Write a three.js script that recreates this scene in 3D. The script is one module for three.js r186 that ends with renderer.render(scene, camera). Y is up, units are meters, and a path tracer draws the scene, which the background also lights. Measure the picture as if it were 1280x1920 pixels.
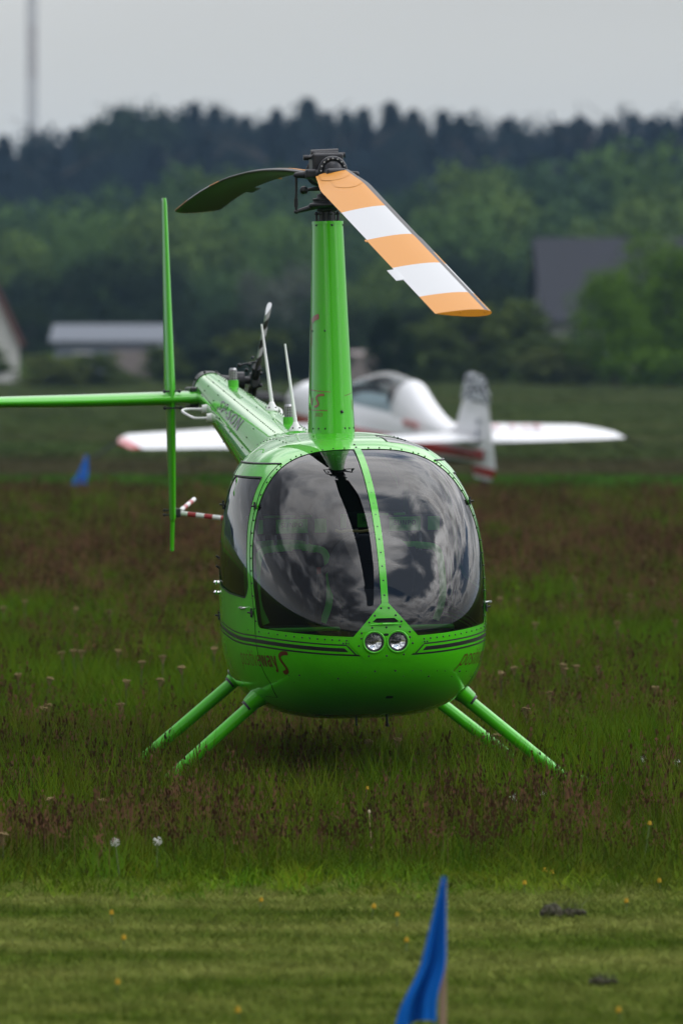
import * as THREE from 'three';
import { mergeGeometries } from 'three/addons/utils/BufferGeometryUtils.js';
import { ImprovedNoise } from 'three/addons/math/ImprovedNoise.js';
import { RoundedBoxGeometry } from 'three/addons/geometries/RoundedBoxGeometry.js';

// ---------------------------------------------------------------- camera, sky, sun
const scene = new THREE.Scene();
const V = (x, y, z) => new THREE.Vector3(x, y, z);
const camera = new THREE.PerspectiveCamera(6.617, 682 / 1024, 1, 6000);
camera.position.set(0, 2.4, 45);
camera.rotation.x = -0.02138;
camera.focus = 43.6;
camera.userData.fStop = 4.7;
scene.add(camera);
const renderer = new THREE.WebGLRenderer({ antialias: true });
renderer.toneMapping = THREE.LinearToneMapping;
renderer.toneMappingExposure = 1;
renderer.shadowMap.enabled = true;
renderer.setSize(682, 1024);

let seedState = 7;
const rnd = () => { seedState = (seedState + 0x6D2B79F5) | 0; let t = Math.imul(seedState ^ (seedState >>> 15), 1 | seedState); t = (t + Math.imul(t ^ (t >>> 7), 61 | t)) ^ t; return ((t ^ (t >>> 14)) >>> 0) / 4294967296; };
const rr = (a, b) => a + (b - a) * rnd();
const seed = (s) => { seedState = s; };
const noise = new ImprovedNoise();
const fbm = (x, y, z, o = 5) => { let s = 0, a = 0.5, f = 1; for (let i = 0; i < o; i++) { s += a * noise.noise(x * f, y * f, z + i * 7.3); f *= 2.03; a *= 0.5; } return s; };
const lerp = (a, b, t) => a + (b - a) * t;
const clamp = (x, a, b) => Math.min(b, Math.max(a, x));
const sstep = (a, b, x) => { const t = clamp((x - a) / (b - a), 0, 1); return t * t * (3 - 2 * t); };

const sunDir = V(0.5, 0.8, 0.12).normalize();
{
  // broken overcast: grey cloud with darker bases, brighter rims and a few blue gaps, fading into pale haze at the horizon
  const w = 2048, h = 1024, data = new Float32Array(w * h * 4);
  for (let j = 0; j < h; j++) {
    const el = ((j + 0.5) / h - 0.5) * Math.PI, y = Math.sin(el), c = Math.cos(el);
    for (let i = 0; i < w; i++) {
      const az = ((i + 0.5) / w - 0.5) * 2 * Math.PI, x = c * Math.cos(az), z = c * Math.sin(az);
      let r, g, b;
      if (y < -0.02) { r = 0.1; g = 0.11; b = 0.08; } else {
        const q = 1.9 / (Math.max(y, 0) + 0.22), px = x * q, pz = z * q;
        const wx = fbm(px * 0.9 + 3.1, pz * 0.9, 4.2, 3), wz = fbm(px * 0.9, pz * 0.9 + 8.4, 1.7, 3);
        const n = fbm(px * 0.5 + wx * 0.4, pz * 0.5 + wz * 0.4, 2.6, 7) + 0.2 - 0.34 * (x - 0.1) * (x > 0.1 ? 0.62 : 0.5);
        const n2 = fbm(px * 2.4 + 5 + wx * 0.7, pz * 3.4 + wz * 0.7, 9.1, 7);
        const cover = sstep(-0.16, 0.05, n);                   // 0 = blue gap
        const thick = sstep(0.02, 0.42, n + n2 * 0.25);          // 1 = heavy dark base
        const glow = Math.exp(-(1 - (x * sunDir.x + y * sunDir.y + z * sunDir.z)) * 5.5);
        const lit = lerp(1.9, 0.23, thick ** 0.6) * (1 + n2 * lerp(0.75, 1.5, sstep(0, 0.6, x))) * (1 + 2.6 * glow * (1 - 0.5 * thick));
        r = lerp(0.2, lit * lerp(1, 0.92, thick), cover); g = lerp(0.33, lit * lerp(0.99, 0.98, thick), cover); b = lerp(0.55, lit * lerp(1, 1.12, thick), cover);
        const haze = Math.exp(-Math.max(y - 0.03, 0) * 11);
        const tone = 0.64 + 0.02 * fbm(px * 3, y * 60, 3.3, 3);
        r = lerp(r, tone * 1.0, haze); g = lerp(g, tone * 0.995, haze); b = lerp(b, tone * 0.935, haze);
      }
      const k = (j * w + i) * 4;
      data[k] = r; data[k + 1] = g; data[k + 2] = b; data[k + 3] = 1;
    }
  }
  const t = new THREE.DataTexture(data, w, h, THREE.RGBAFormat, THREE.FloatType);
  t.mapping = THREE.EquirectangularReflectionMapping; t.magFilter = THREE.LinearFilter; t.minFilter = THREE.LinearFilter; t.needsUpdate = true;
  scene.background = t; scene.environment = t;
}
const sun = new THREE.DirectionalLight(new THREE.Color(1, 0.96, 0.9), 0.55);
sun.position.copy(sunDir).multiplyScalar(60);
sun.castShadow = true; sun.shadow.radius = 150; sun.shadow.mapSize.set(2048, 2048);
Object.assign(sun.shadow.camera, { left: -12, right: 12, top: 12, bottom: -12, near: 1, far: 140 });
scene.add(sun, sun.target);
scene.fog = new THREE.FogExp2(new THREE.Color(0.42, 0.68, 1.0), 0.00011);

// ---------------------------------------------------------------- helpers
const used = new Map();
const numbered = (n) => { const k = used.get(n) || 0; used.set(n, k + 1); return k ? `${n}_${String(k).padStart(3, '0')}` : n; };
const shadowed = (o) => { o.traverse((m) => { if (m.isMesh) { m.castShadow = true; m.receiveShadow = true; } }); return o; };
function tag(o, label, category, group) { o.userData.label = label; if (category) o.userData.category = category; if (group) o.userData.group = group; return o; }
function thing(name, label, category, group) { const g = new THREE.Group(); g.name = numbered(name); scene.add(g); return tag(g, label, category, group); }
function part(name, geo, mat, parent) { const m = new THREE.Mesh(geo, mat); m.name = name; m.castShadow = m.receiveShadow = true; parent.add(m); return m; }
function struct(name, geo, mat) { const m = part(name, geo, mat, scene); m.userData.kind = 'structure'; return m; }
const lin = (r, g, b) => new THREE.Color().setRGB(r, g, b);
const std = (c, rough = 0.6, o = {}) => new THREE.MeshStandardMaterial({ color: c, roughness: rough, side: THREE.DoubleSide, ...o });
const phys = (c, rough = 0.4, o = {}) => new THREE.MeshPhysicalMaterial({ color: c, roughness: rough, side: THREE.DoubleSide, ...o });
const merge = (list) => mergeGeometries(list.map((g) => { const n = g.index ? g.toNonIndexed() : g; for (const k of Object.keys(n.attributes)) if (k !== 'position' && k !== 'normal') n.deleteAttribute(k); return n; }));
function cyl(a, b, r1, r2 = r1, seg = 12, open = false) {          // tapered rod from point a (radius r1) to b (radius r2)
  const A = V(...a), B = V(...b), d = B.clone().sub(A), g = new THREE.CylinderGeometry(r2, r1, d.length(), seg, 1, open);
  g.applyQuaternion(new THREE.Quaternion().setFromUnitVectors(V(0, 1, 0), d.normalize())); g.translate((A.x + B.x) / 2, (A.y + B.y) / 2, (A.z + B.z) / 2); return g;
}
const sph = (c, r, sx = 1, sy = 1, sz = 1, ws = 12, hs = 8) => { const g = new THREE.SphereGeometry(r, ws, hs); g.scale(sx, sy, sz); g.translate(...c); return g; };
const rbox = (c, s, r = 0.006, seg = 2) => { const g = new RoundedBoxGeometry(s[0], s[1], s[2], seg, Math.min(r, s[0] / 2.1, s[1] / 2.1, s[2] / 2.1)); g.translate(...c); return g; };
const tube = (pts, r, seg = 24, rs = 8, closed = false) => new THREE.TubeGeometry(new THREE.CatmullRomCurve3(pts.map((p) => V(...p)), closed, 'centripetal'), seg, r, rs, closed);
function loft(rings, caps = true, closed = true) {                 // rings of equal point count -> one smooth skin with flat caps
  const n = rings[0].length, pos = [], idx = [], uv = [];
  rings.forEach((r, j) => r.forEach((p, i) => { pos.push(p[0], p[1], p[2]); uv.push(i / n, j / (rings.length - 1)); }));
  for (let j = 0; j < rings.length - 1; j++) for (let i = 0; i < (closed ? n : n - 1); i++) { const a = j * n + i, b = j * n + (i + 1) % n, c = a + n, d = b + n; idx.push(a, b, d, a, d, c); }
  const g = new THREE.BufferGeometry(); g.setAttribute('position', new THREE.Float32BufferAttribute(pos, 3)); g.setAttribute('uv', new THREE.Float32BufferAttribute(uv, 2)); g.setIndex(idx); g.computeVertexNormals();
  if (!caps) return g;
  const list = [g];
  for (const [r, flip] of [[rings[0], 1], [rings[rings.length - 1], 0]]) {
    const c = r.reduce((s, p) => [s[0] + p[0] / n, s[1] + p[1] / n, s[2] + p[2] / n], [0, 0, 0]), cp = [];
    for (let i = 0; i < n; i++) { const a = r[i], b = r[(i + 1) % n]; cp.push(...c, ...(flip ? b : a), ...(flip ? a : b)); }
    const cg = new THREE.BufferGeometry(); cg.setAttribute('position', new THREE.Float32BufferAttribute(cp, 3)); cg.computeVertexNormals(); list.push(cg);
  }
  return merge(list);
}
const table = (pts) => (x) => {                                     // smooth monotone interpolation through (x, y) pairs, x rising
  if (x <= pts[0][0]) return pts[0][1];
  for (let i = 0; i < pts.length - 1; i++) if (x <= pts[i + 1][0]) {
    const [x0, y0] = pts[i], [x1, y1] = pts[i + 1], h = x1 - x0, t = (x - x0) / h, sl = (y1 - y0) / h;
    const tang = (k) => { if (k <= 0 || k >= pts.length - 1) return 0; const a = (pts[k][1] - pts[k - 1][1]) / (pts[k][0] - pts[k - 1][0]), b = (pts[k + 1][1] - pts[k][1]) / (pts[k + 1][0] - pts[k][0]); return a * b <= 0 ? 0 : 2 * a * b / (a + b); };
    const m0 = i ? tang(i) : sl, m1 = i + 1 < pts.length - 1 ? tang(i + 1) : sl;
    return (2 * t ** 3 - 3 * t * t + 1) * y0 + (t ** 3 - 2 * t * t + t) * h * m0 + (-2 * t ** 3 + 3 * t * t) * y1 + (t ** 3 - t * t) * h * m1;
  }
  return pts[pts.length - 1][1];
};
function canvasTex(w, h, draw) {
  const c = document.createElement('canvas'); c.width = w; c.height = h; const x = c.getContext('2d'); draw(x, w, h);
  const t = new THREE.CanvasTexture(c); t.colorSpace = THREE.SRGBColorSpace; t.anisotropy = 8; return t;
}
function noiseTex(w, h, fn, srgb = true) {
  const d = new Uint8Array(w * h * 4);
  for (let j = 0; j < h; j++) for (let i = 0; i < w; i++) { const c = fn(i / w, j / h); const k = (j * w + i) * 4; for (let q = 0; q < 3; q++) d[k + q] = clamp(c[q], 0, 1) * 255; d[k + 3] = 255; }
  const t = new THREE.DataTexture(d, w, h); t.wrapS = t.wrapT = THREE.RepeatWrapping; t.magFilter = THREE.LinearFilter; t.minFilter = THREE.LinearMipmapLinearFilter; t.generateMipmaps = true; if (srgb) t.colorSpace = THREE.SRGBColorSpace; t.needsUpdate = true; return t;
}
const tileNoise = (u, v, f, z) => {                                 // noise that repeats on the unit square
  const a = noise.noise(u * f, v * f, z), b = noise.noise((u - 1) * f, v * f, z), c = noise.noise(u * f, (v - 1) * f, z), d = noise.noise((u - 1) * f, (v - 1) * f, z);
  return lerp(lerp(a, b, u), lerp(c, d, u), v);
};
// triangle soup: cut a skin exactly along a line f = 0
const soupOf = (g) => {
  const p = g.attributes.position, n = g.attributes.normal, ix = g.index, out = [];
  for (let t = 0; t < ix.count; t += 3) out.push([0, 1, 2].map((k) => { const i = ix.getX(t + k); return [p.getX(i), p.getY(i), p.getZ(i), n.getX(i), n.getY(i), n.getZ(i)]; }));
  return out;
};
function cut(soup, f) {
  const yes = [], no = [];
  for (const t of soup) {
    const d = t.map((v) => f(v[0], v[1], v[2]));
    if (d[0] >= 0 && d[1] >= 0 && d[2] >= 0) { yes.push(t); continue; }
    if (d[0] < 0 && d[1] < 0 && d[2] < 0) { no.push(t); continue; }
    const a = [], b = [];
    for (let i = 0; i < 3; i++) {
      const j = (i + 1) % 3; (d[i] >= 0 ? a : b).push(t[i]);
      if ((d[i] >= 0) !== (d[j] >= 0)) { const k = d[i] / (d[i] - d[j]), m = t[i].map((q, c) => q + (t[j][c] - q) * k); a.push(m); b.push(m); }
    }
    for (const [poly, dst] of [[a, yes], [b, no]]) for (let i = 1; i < poly.length - 1; i++) dst.push([poly[0], poly[i], poly[i + 1]]);
  }
  return [yes, no];
}
function skin(soup, off = 0) {
  const pos = new Float32Array(soup.length * 9), nor = new Float32Array(soup.length * 9), uv = []; let k = 0;
  for (const t of soup) for (const v of t) { uv.push(v[2] + v[0] * 0.7, v[1]); const l = Math.hypot(v[3], v[4], v[5]) || 1; for (let c = 0; c < 3; c++) { nor[k] = v[3 + c] / l; pos[k++] = v[c] + v[3 + c] / l * off; } }
  const g = new THREE.BufferGeometry(); g.setAttribute('position', new THREE.BufferAttribute(pos, 3)); g.setAttribute('normal', new THREE.BufferAttribute(nor, 3)); g.setAttribute('uv', new THREE.Float32BufferAttribute(uv, 2)); return g;
}
const inPoly = (pts, r) => (u, v) => {                              // > 0 inside the polygon grown by r (rounded corners)
  let d = 1e9, s = 1;
  for (let i = 0, j = pts.length - 1; i < pts.length; j = i++) {
    const [ax, ay] = pts[i], [bx, by] = pts[j], ex = bx - ax, ey = by - ay, wx = u - ax, wy = v - ay, t = clamp((wx * ex + wy * ey) / (ex * ex + ey * ey), 0, 1);
    d = Math.min(d, Math.hypot(wx - ex * t, wy - ey * t));
    const c1 = v >= ay, c2 = v < by, c3 = ex * wy > ey * wx; if ((c1 && c2 && c3) || (!c1 && !c2 && !c3)) s = -s;
  }
  return r - s * d;
};

// ---------------------------------------------------------------- materials
const M = {
  green: phys(lin(0.058, 0.47, 0.001), 0.42, { clearcoat: 0.9, clearcoatRoughness: 0.02, specularIntensity: 0.4 }),
  black: std(lin(0.012, 0.012, 0.013), 0.4),
  blackMetal: std(lin(0.03, 0.03, 0.033), 0.35, { metalness: 0.5 }),
  rubber: std(lin(0.012, 0.012, 0.012), 0.8),
  trim: std(lin(0.008, 0.008, 0.009), 0.85),
  leather: std(lin(0.016, 0.017, 0.02), 0.6),
  seatGreen: std(lin(0.1, 0.72, 0.05), 0.6),
  panelGrey: std(lin(0.03, 0.031, 0.037), 0.7),
  white: phys(lin(0.78, 0.78, 0.76), 0.4, { clearcoat: 0.6, clearcoatRoughness: 0.08 }),
  planeWhite: phys(lin(0.72, 0.73, 0.75), 0.4, { clearcoat: 0.6, clearcoatRoughness: 0.08 }),
  planeRed: phys(lin(0.4, 0.012, 0.015), 0.4, { clearcoat: 0.8, clearcoatRoughness: 0.05 }),
  orange: phys(lin(0.58, 0.225, 0.004), 0.6, { clearcoat: 0.25, specularIntensity: 0.4, clearcoatRoughness: 0.15 }),
  bladeWhite: phys(lin(0.5, 0.51, 0.52), 0.55, { clearcoat: 0.3, clearcoatRoughness: 0.15 }),
  bladeBlack: phys(lin(0.006, 0.006, 0.006), 0.5, { clearcoat: 0.1, clearcoatRoughness: 0.2 }),
  tint: phys(lin(0.31, 0.33, 0.36), 0, { transmission: 1, thickness: 0, ior: 1.52 }),
  tintDark: phys(lin(0.2, 0.21, 0.22), 0, { transmission: 1, thickness: 0, ior: 1.8 }),
  lens: phys(lin(0.96, 0.97, 0.97), 0, { transmission: 1, thickness: 0, ior: 1.5 }),
  chrome: std(lin(0.9, 0.9, 0.91), 0.12, { metalness: 1 }),
  steel: std(lin(0.45, 0.45, 0.46), 0.35, { metalness: 1 }),
  red: phys(lin(0.4, 0.02, 0.02), 0.5, { clearcoat: 0.4 }),
  yellowGrip: std(lin(0.45, 0.4, 0.12), 0.5),
};

{
  seed(5); const specks = Array.from({ length: 70 }, () => [rnd(), rnd(), 0.0012 + 0.0022 * rnd() ** 3]);
  M.green.bumpMap = noiseTex(256, 256, (u, v) => { const n = 0.5 + 0.6 * tileNoise(u, v, 5, 3) + 0.25 * tileNoise(u, v, 14, 6); return [n, n, n]; }, false); M.green.bumpScale = 0.0022;
  M.paint = M.green.clone(); M.paint.color = new THREE.Color(1, 1, 1);
  const c = [0.267, 0.715, 0.012];                                     // the same green as sRGB, with dead insects and grit
  M.paint.map = noiseTex(1024, 1024, (u, v) => { let d = 0; for (const [a, b, r] of specks) { const q = Math.hypot(u - a, v - b); if (q < r) d = 1; } const f = 1 + 0.05 * tileNoise(u, v, 9, 2) + 0.04 * tileNoise(u, v, 60, 4); return c.map((k) => (d ? k * 0.18 + 0.02 : k * f)); });
}
// ---------------------------------------------------------------- ground
{
  const mottled = (a, b, c, f = 1) => noiseTex(512, 512, (u, v) => {
    const n = tileNoise(u, v, 6 * f, 1) * 0.6 + tileNoise(u, v, 17 * f, 2) * 0.45 + tileNoise(u, v, 60 * f, 3) * 0.5 + 0.5, m = sstep(0.1, 0.6, tileNoise(u, v, 9 * f, 8) + tileNoise(u, v, 40 * f, 5) * 0.6);
    return [0, 1, 2].map((k) => lerp(lerp(a[k], b[k], clamp(n, 0, 1)), c[k], m * 0.7));
  });
  const sheet = (name, x0, x1, z0, z1, y, map, size) => {
    const g = new THREE.PlaneGeometry(x1 - x0, z1 - z0); g.rotateX(-Math.PI / 2); g.translate((x0 + x1) / 2, y, (z0 + z1) / 2);
    const uv = g.attributes.uv, p = g.attributes.position; for (let i = 0; i < uv.count; i++) uv.setXY(i, p.getX(i) / size[0], p.getZ(i) / size[1]);
    const m = phys(0xffffff, 1, { specularIntensity: 0 }); m.map = map; struct(name, g, m);
  };
  sheet('ground', -2500, 2500, -4000, 120, 0, mottled([0.2, 0.26, 0.1], [0.23, 0.29, 0.11], [0.27, 0.27, 0.14]), [60, 25]);
  sheet('meadow_ground', -60, 60, -74, 8, 0.004, mottled([0.13, 0.17, 0.03], [0.18, 0.16, 0.06], [0.1, 0.17, 0.03]), [5, 5]);
  sheet('bright_grass_strip', -120, 120, -92, -74, 0.004, mottled([0.16, 0.27, 0.03], [0.18, 0.3, 0.04], [0.19, 0.26, 0.06]), [24, 9]);
  sheet('mown_track', -150, 150, -112, -92, 0.004, mottled([0.24, 0.23, 0.12], [0.26, 0.23, 0.13], [0.2, 0.22, 0.09]), [30, 8]);
  sheet('mown_strip', -40, 40, 8, 40, 0.004, mottled([0.36, 0.38, 0.16], [0.42, 0.43, 0.2], [0.3, 0.35, 0.1]), [3, 1.2]);
}

// ---------------------------------------------------------------- helicopter
const heli = thing('helicopter', 'bright green light helicopter with orange and white banded rotor blade, parked in the meadow', 'helicopter');
heli.position.set(-0.01, 0, 0); heli.rotation.order = 'ZYX'; heli.rotation.y = 0.1239; heli.rotation.z = 0.021;
const wAft = table([[-2, 0.2], [-1.5, 0.31], [-1, 0.42], [-0.5, 0.52], [0, 0.588], [0.3, 0.622], [0.5, 0.634]]);
const topAft = table([[-2, 1.85], [-1.2, 1.825], [-0.6, 1.835], [0, 1.845], [0.5, 1.825]]);
const botAft = table([[-2, 1.47], [-1.7, 1.12], [-1.3, 0.78], [-0.8, 0.5], [-0.3, 0.42], [0.5, 0.42]]);
const midAft = table([[-2, 1.66], [-1.3, 1.2], [-0.6, 1.0], [0.5, 0.98]]);
const NOSE = 1.975, Z0 = 0.5;
function section(z) {
  if (z <= Z0) return { w: wAft(z), t: topAft(z), b: botAft(z), m: midAft(z), nu: lerp(3.3, 2.2, sstep(-0.8, -2, z)), nl: lerp(3.1, 2.2, sstep(-0.8, -2, z)) };
  const f = clamp((z - Z0) / (NOSE - Z0), 0, 1);
  return { w: 0.634 * (1 - f ** 2.7) ** (1 / 2.7), t: 0.88 + 0.945 * Math.sqrt(1 - f * f), b: 0.88 - 0.46 * (1 - f ** 2.6) ** (1 / 2.6), m: 0.98 - 0.1 * f ** 3, nu: 3.3 - 0.9 * f * f, nl: 3.1 - 0.7 * f * f };
}
const halfWidth = (z, y) => { const s = section(z), up = y >= s.m, q = Math.abs((y - s.m) / (up ? s.t - s.m : s.b - s.m || 1e-6)), n = up ? s.nu : s.nl; return q >= 1 ? 0 : s.w * (1 - q ** n) ** (1 / n); };
const noseZ = (x, y) => { let a = Z0, b = NOSE; for (let i = 0; i < 30; i++) { const m = (a + b) / 2; if (halfWidth(m, y) >= Math.abs(x)) a = m; else b = m; } return a; };
const roofY = (x, z) => { const s = section(z), q = Math.min(1, Math.abs(x) / s.w); return s.m + (s.t - s.m) * (1 - q ** s.nu) ** (1 / s.nu); };
const zs = []; for (let i = 0; i <= 84; i++) zs.push(Z0 + (NOSE - Z0) * Math.sin(Math.PI / 2 * (1 - i / 84)) * (i ? 1 : 0.99999)); for (let i = 1; i <= 50; i++) zs.push(Z0 - 2.5 * i / 50);
const shell = loft(zs.map((z) => { const s = section(z), r = []; for (let i = 0; i < 216; i++) { const a = i / 216 * Math.PI * 2, c = Math.cos(a), q = Math.sin(a), n = q >= 0 ? s.nu : s.nl; r.push([Math.sign(c) * s.w * Math.abs(c) ** (2 / n), s.m + (q >= 0 ? s.t - s.m : s.m - s.b) * Math.sign(q) * Math.abs(q) ** (2 / n), z]); } return r; }), false);
{ const n = shell.attributes.normal, p = shell.attributes.position; let s = 0; for (let i = 0; i < n.count; i += 50) s += n.getX(i) * p.getX(i); if (s < 0) { for (let i = 0; i < n.count; i++) n.setXYZ(i, -n.getX(i), -n.getY(i), -n.getZ(i)); const ix = shell.index; for (let i = 0; i < ix.count; i += 3) { const a = ix.getX(i + 1); ix.setX(i + 1, ix.getX(i + 2)); ix.setX(i + 2, a); } } }

// lines on the skin
const postZ = (y) => { const t = Math.max(0, y - 0.9); return 1.43 - 0.32 * t - 0.27 * t ** 4; };
const sillY = (x) => 0.867 + 0.044 * Math.min(1.3, (x / 0.58) ** 2);
const fWind = (x, y, z) => { const a = (z - postZ(y)) * 0.85, b = y - sillY(x), k = 0.03, h = clamp(0.5 + 0.5 * (b - a) / k, 0, 1); return lerp(b, a, h) - k * h * (1 - h); };
const panelPoly = inPoly([[-0.012, 1.03], [0.012, 1.03], [0.176, 0.843], [0.1, 0.762], [-0.1, 0.762], [-0.176, 0.843]], 0.004);
const fPanel = (x, y, z) => (z < 1.2 ? -1 : panelPoly(x, y));
const LIGHT_Y = 0.843, LIGHT_X = 0.058, LIGHT_R = 0.045;
const fLights = (x, y, z) => (z < 1.2 ? -1 : Math.max(...[-1, 1].map((s) => LIGHT_R - Math.hypot(x - s * LIGHT_X, y - LIGHT_Y))));
const inletPoly = inPoly([[-0.044, 0.957], [0.044, 0.957], [0.078, 0.927], [0.04, 0.936], [-0.04, 0.936], [-0.078, 0.927]], 0.001);
const fInlet = (x, y, z) => (z < 1.2 ? -1 : inletPoly(x, y));
const shift = (pts, s) => (x, y, z) => (x * s < 0.2 ? -1 : pts(z, y));
const winFront = inPoly([[0.235, 1.605], [1.0, 1.605], [1.09, 1.48], [1.18, 1.3], [1.25, 1.11], [1.22, 1.085], [0.8, 1.1], [0.42, 1.13], [0.235, 1.21]], 0.03);
const doorFront = inPoly([[0.155, 1.68], [1.01, 1.68], [1.15, 1.5], [1.24, 1.3], [1.31, 1.1], [1.36, 0.95], [1.36, 0.64], [1.28, 0.58], [0.155, 0.58]], 0.02);
const winRear = inPoly([[0.02, 1.605], [-0.5, 1.585], [-0.64, 1.45], [-0.65, 1.28], [-0.58, 1.19], [0.02, 1.2]], 0.03);
const doorRear = inPoly([[0.1, 1.68], [-0.52, 1.68], [-0.72, 1.5], [-0.77, 1.2], [-0.68, 0.64], [-0.6, 0.6], [0.1, 0.6]], 0.02);
const roofWin = inPoly([[0.2, 0.36], [0.37, 0.36], [0.36, 0.8], [0.2, 0.8]], 0.02);
const fRoofWin = (x, y, z) => (y < 1.5 ? -1 : roofWin(x, z));
const stripeY = (x, z) => sillY(Math.min(0.58, Math.abs(x))) - 0.044 + 0.085 * sstep(1.3, -0.3, z);

let body = soupOf(shell), got;
[got, body] = cut(body, fPanel);
let panel = got, holes;
[holes, panel] = cut(panel, fLights); [holes, panel] = cut(panel, fInlet);
const nosePanel = part('nose_panel', skin(panel, 0.005), M.green, heli);
[got, body] = cut(body, fWind);
const windAll = got;
[got] = cut(windAll, (x) => 0.0165 - Math.abs(x));
const centreStrip = part('centre_strip', skin(got, 0.006), M.green, heli);
const windshield = [];
for (const s of [-1, 1]) windshield.push(part('windshield', skin(cut(soupOf(shell), (x, y, z) => Math.min(fWind(x, y, z) + 0.008, s * x - 0.008, -fPanel(x, y, z) + 0.01))[0], -0.003), M.tint, heli));
[got, body] = cut(body, fRoofWin);
part('roof_window', skin(got, -0.002), M.tintDark, heli);
part('window_seal', skin(cut(body, (x, y, z) => fRoofWin(x, y, z) + 0.008)[0], 0.002), M.rubber, heli);
// black pin stripes sweeping round the nose and along the sides
const cutAll = (soup, fs) => { let inside = soup, rest = []; for (const f of fs) { let n; [inside, n] = cut(inside, f); rest = rest.concat(n); } return [inside, rest]; };
const bands = [[0.002, 0.0035, 0.014], [-0.022, 0.0095, 0.032], [-0.046, 0.0045, 0.005]];
for (const s of [-1, 1]) {
  const sideOf = (x) => s * x - 0.02, front = (gap) => (x, y, z) => (z < 1.2 ? 1 : -panelPoly(x, y) - gap);
  for (const [mid, half, gap] of bands) { [got, body] = cutAll(body, [sideOf, (x, y, z) => y - stripeY(x, z) - mid + half, (x, y, z) => half - y + stripeY(x, z) + mid, (x, y, z) => z + 1.1, front(gap)]); part('pinstripe', skin(got), M.black, heli); }
  [got, body] = cutAll(body, [sideOf, (x, y, z) => (z < 1.2 ? -1 : panelPoly(x, y) + 0.019), (x, y, z) => -panelPoly(x, y) - 0.012, (x, y, z) => stripeY(x, z) - 0.0015 - y, (x, y, z) => y - stripeY(x, z) + 0.0415]); part('pinstripe', skin(got), M.black, heli);
}
// doors: a skin of their own behind a recessed rubber joint, each with its window
const doors = [];
for (const s of [-1, 1]) for (const [dPoly, wPoly] of [[doorFront, winFront], [doorRear, winRear]]) {
  const fd = shift(dPoly, s), fw = shift(wPoly, s);
  let d; [d, body] = cut(body, (x, y, z) => fd(x, y, z) + 0.004);
  let joint; [d, joint] = cut(d, fd);
  let pane; [pane, d] = cut(d, fw);
  const door = part('door', skin(d, 0.002), M.paint, heli); doors.push(door);
  part('door_seal', skin(joint, -0.006), M.rubber, door);
  part('window', skin(pane, -0.003), M.tint, door);
  part('window_seal', skin(cut(d, (x, y, z) => fw(x, y, z) + 0.007)[0], 0.0035), M.rubber, door);
  part('lining', skin(d, -0.025), M.trim, door);
}
[got, body] = cut(body, (x, y, z) => (z < 1.2 || y > 0.62 || y < 0.5 ? -1 : Math.min(0.022 - Math.abs(x - 0.045), 0.007 - Math.abs(y - 0.563))));
part('belly_drain', skin(got, -0.004), M.rubber, heli);
part('fuselage', skin(body), M.paint, heli);
part('cabin_lining', skin(cut(body.concat(panel), (x, y, z) => Math.min(z + 0.65, 1))[0], -0.022), M.trim, heli);

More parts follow.
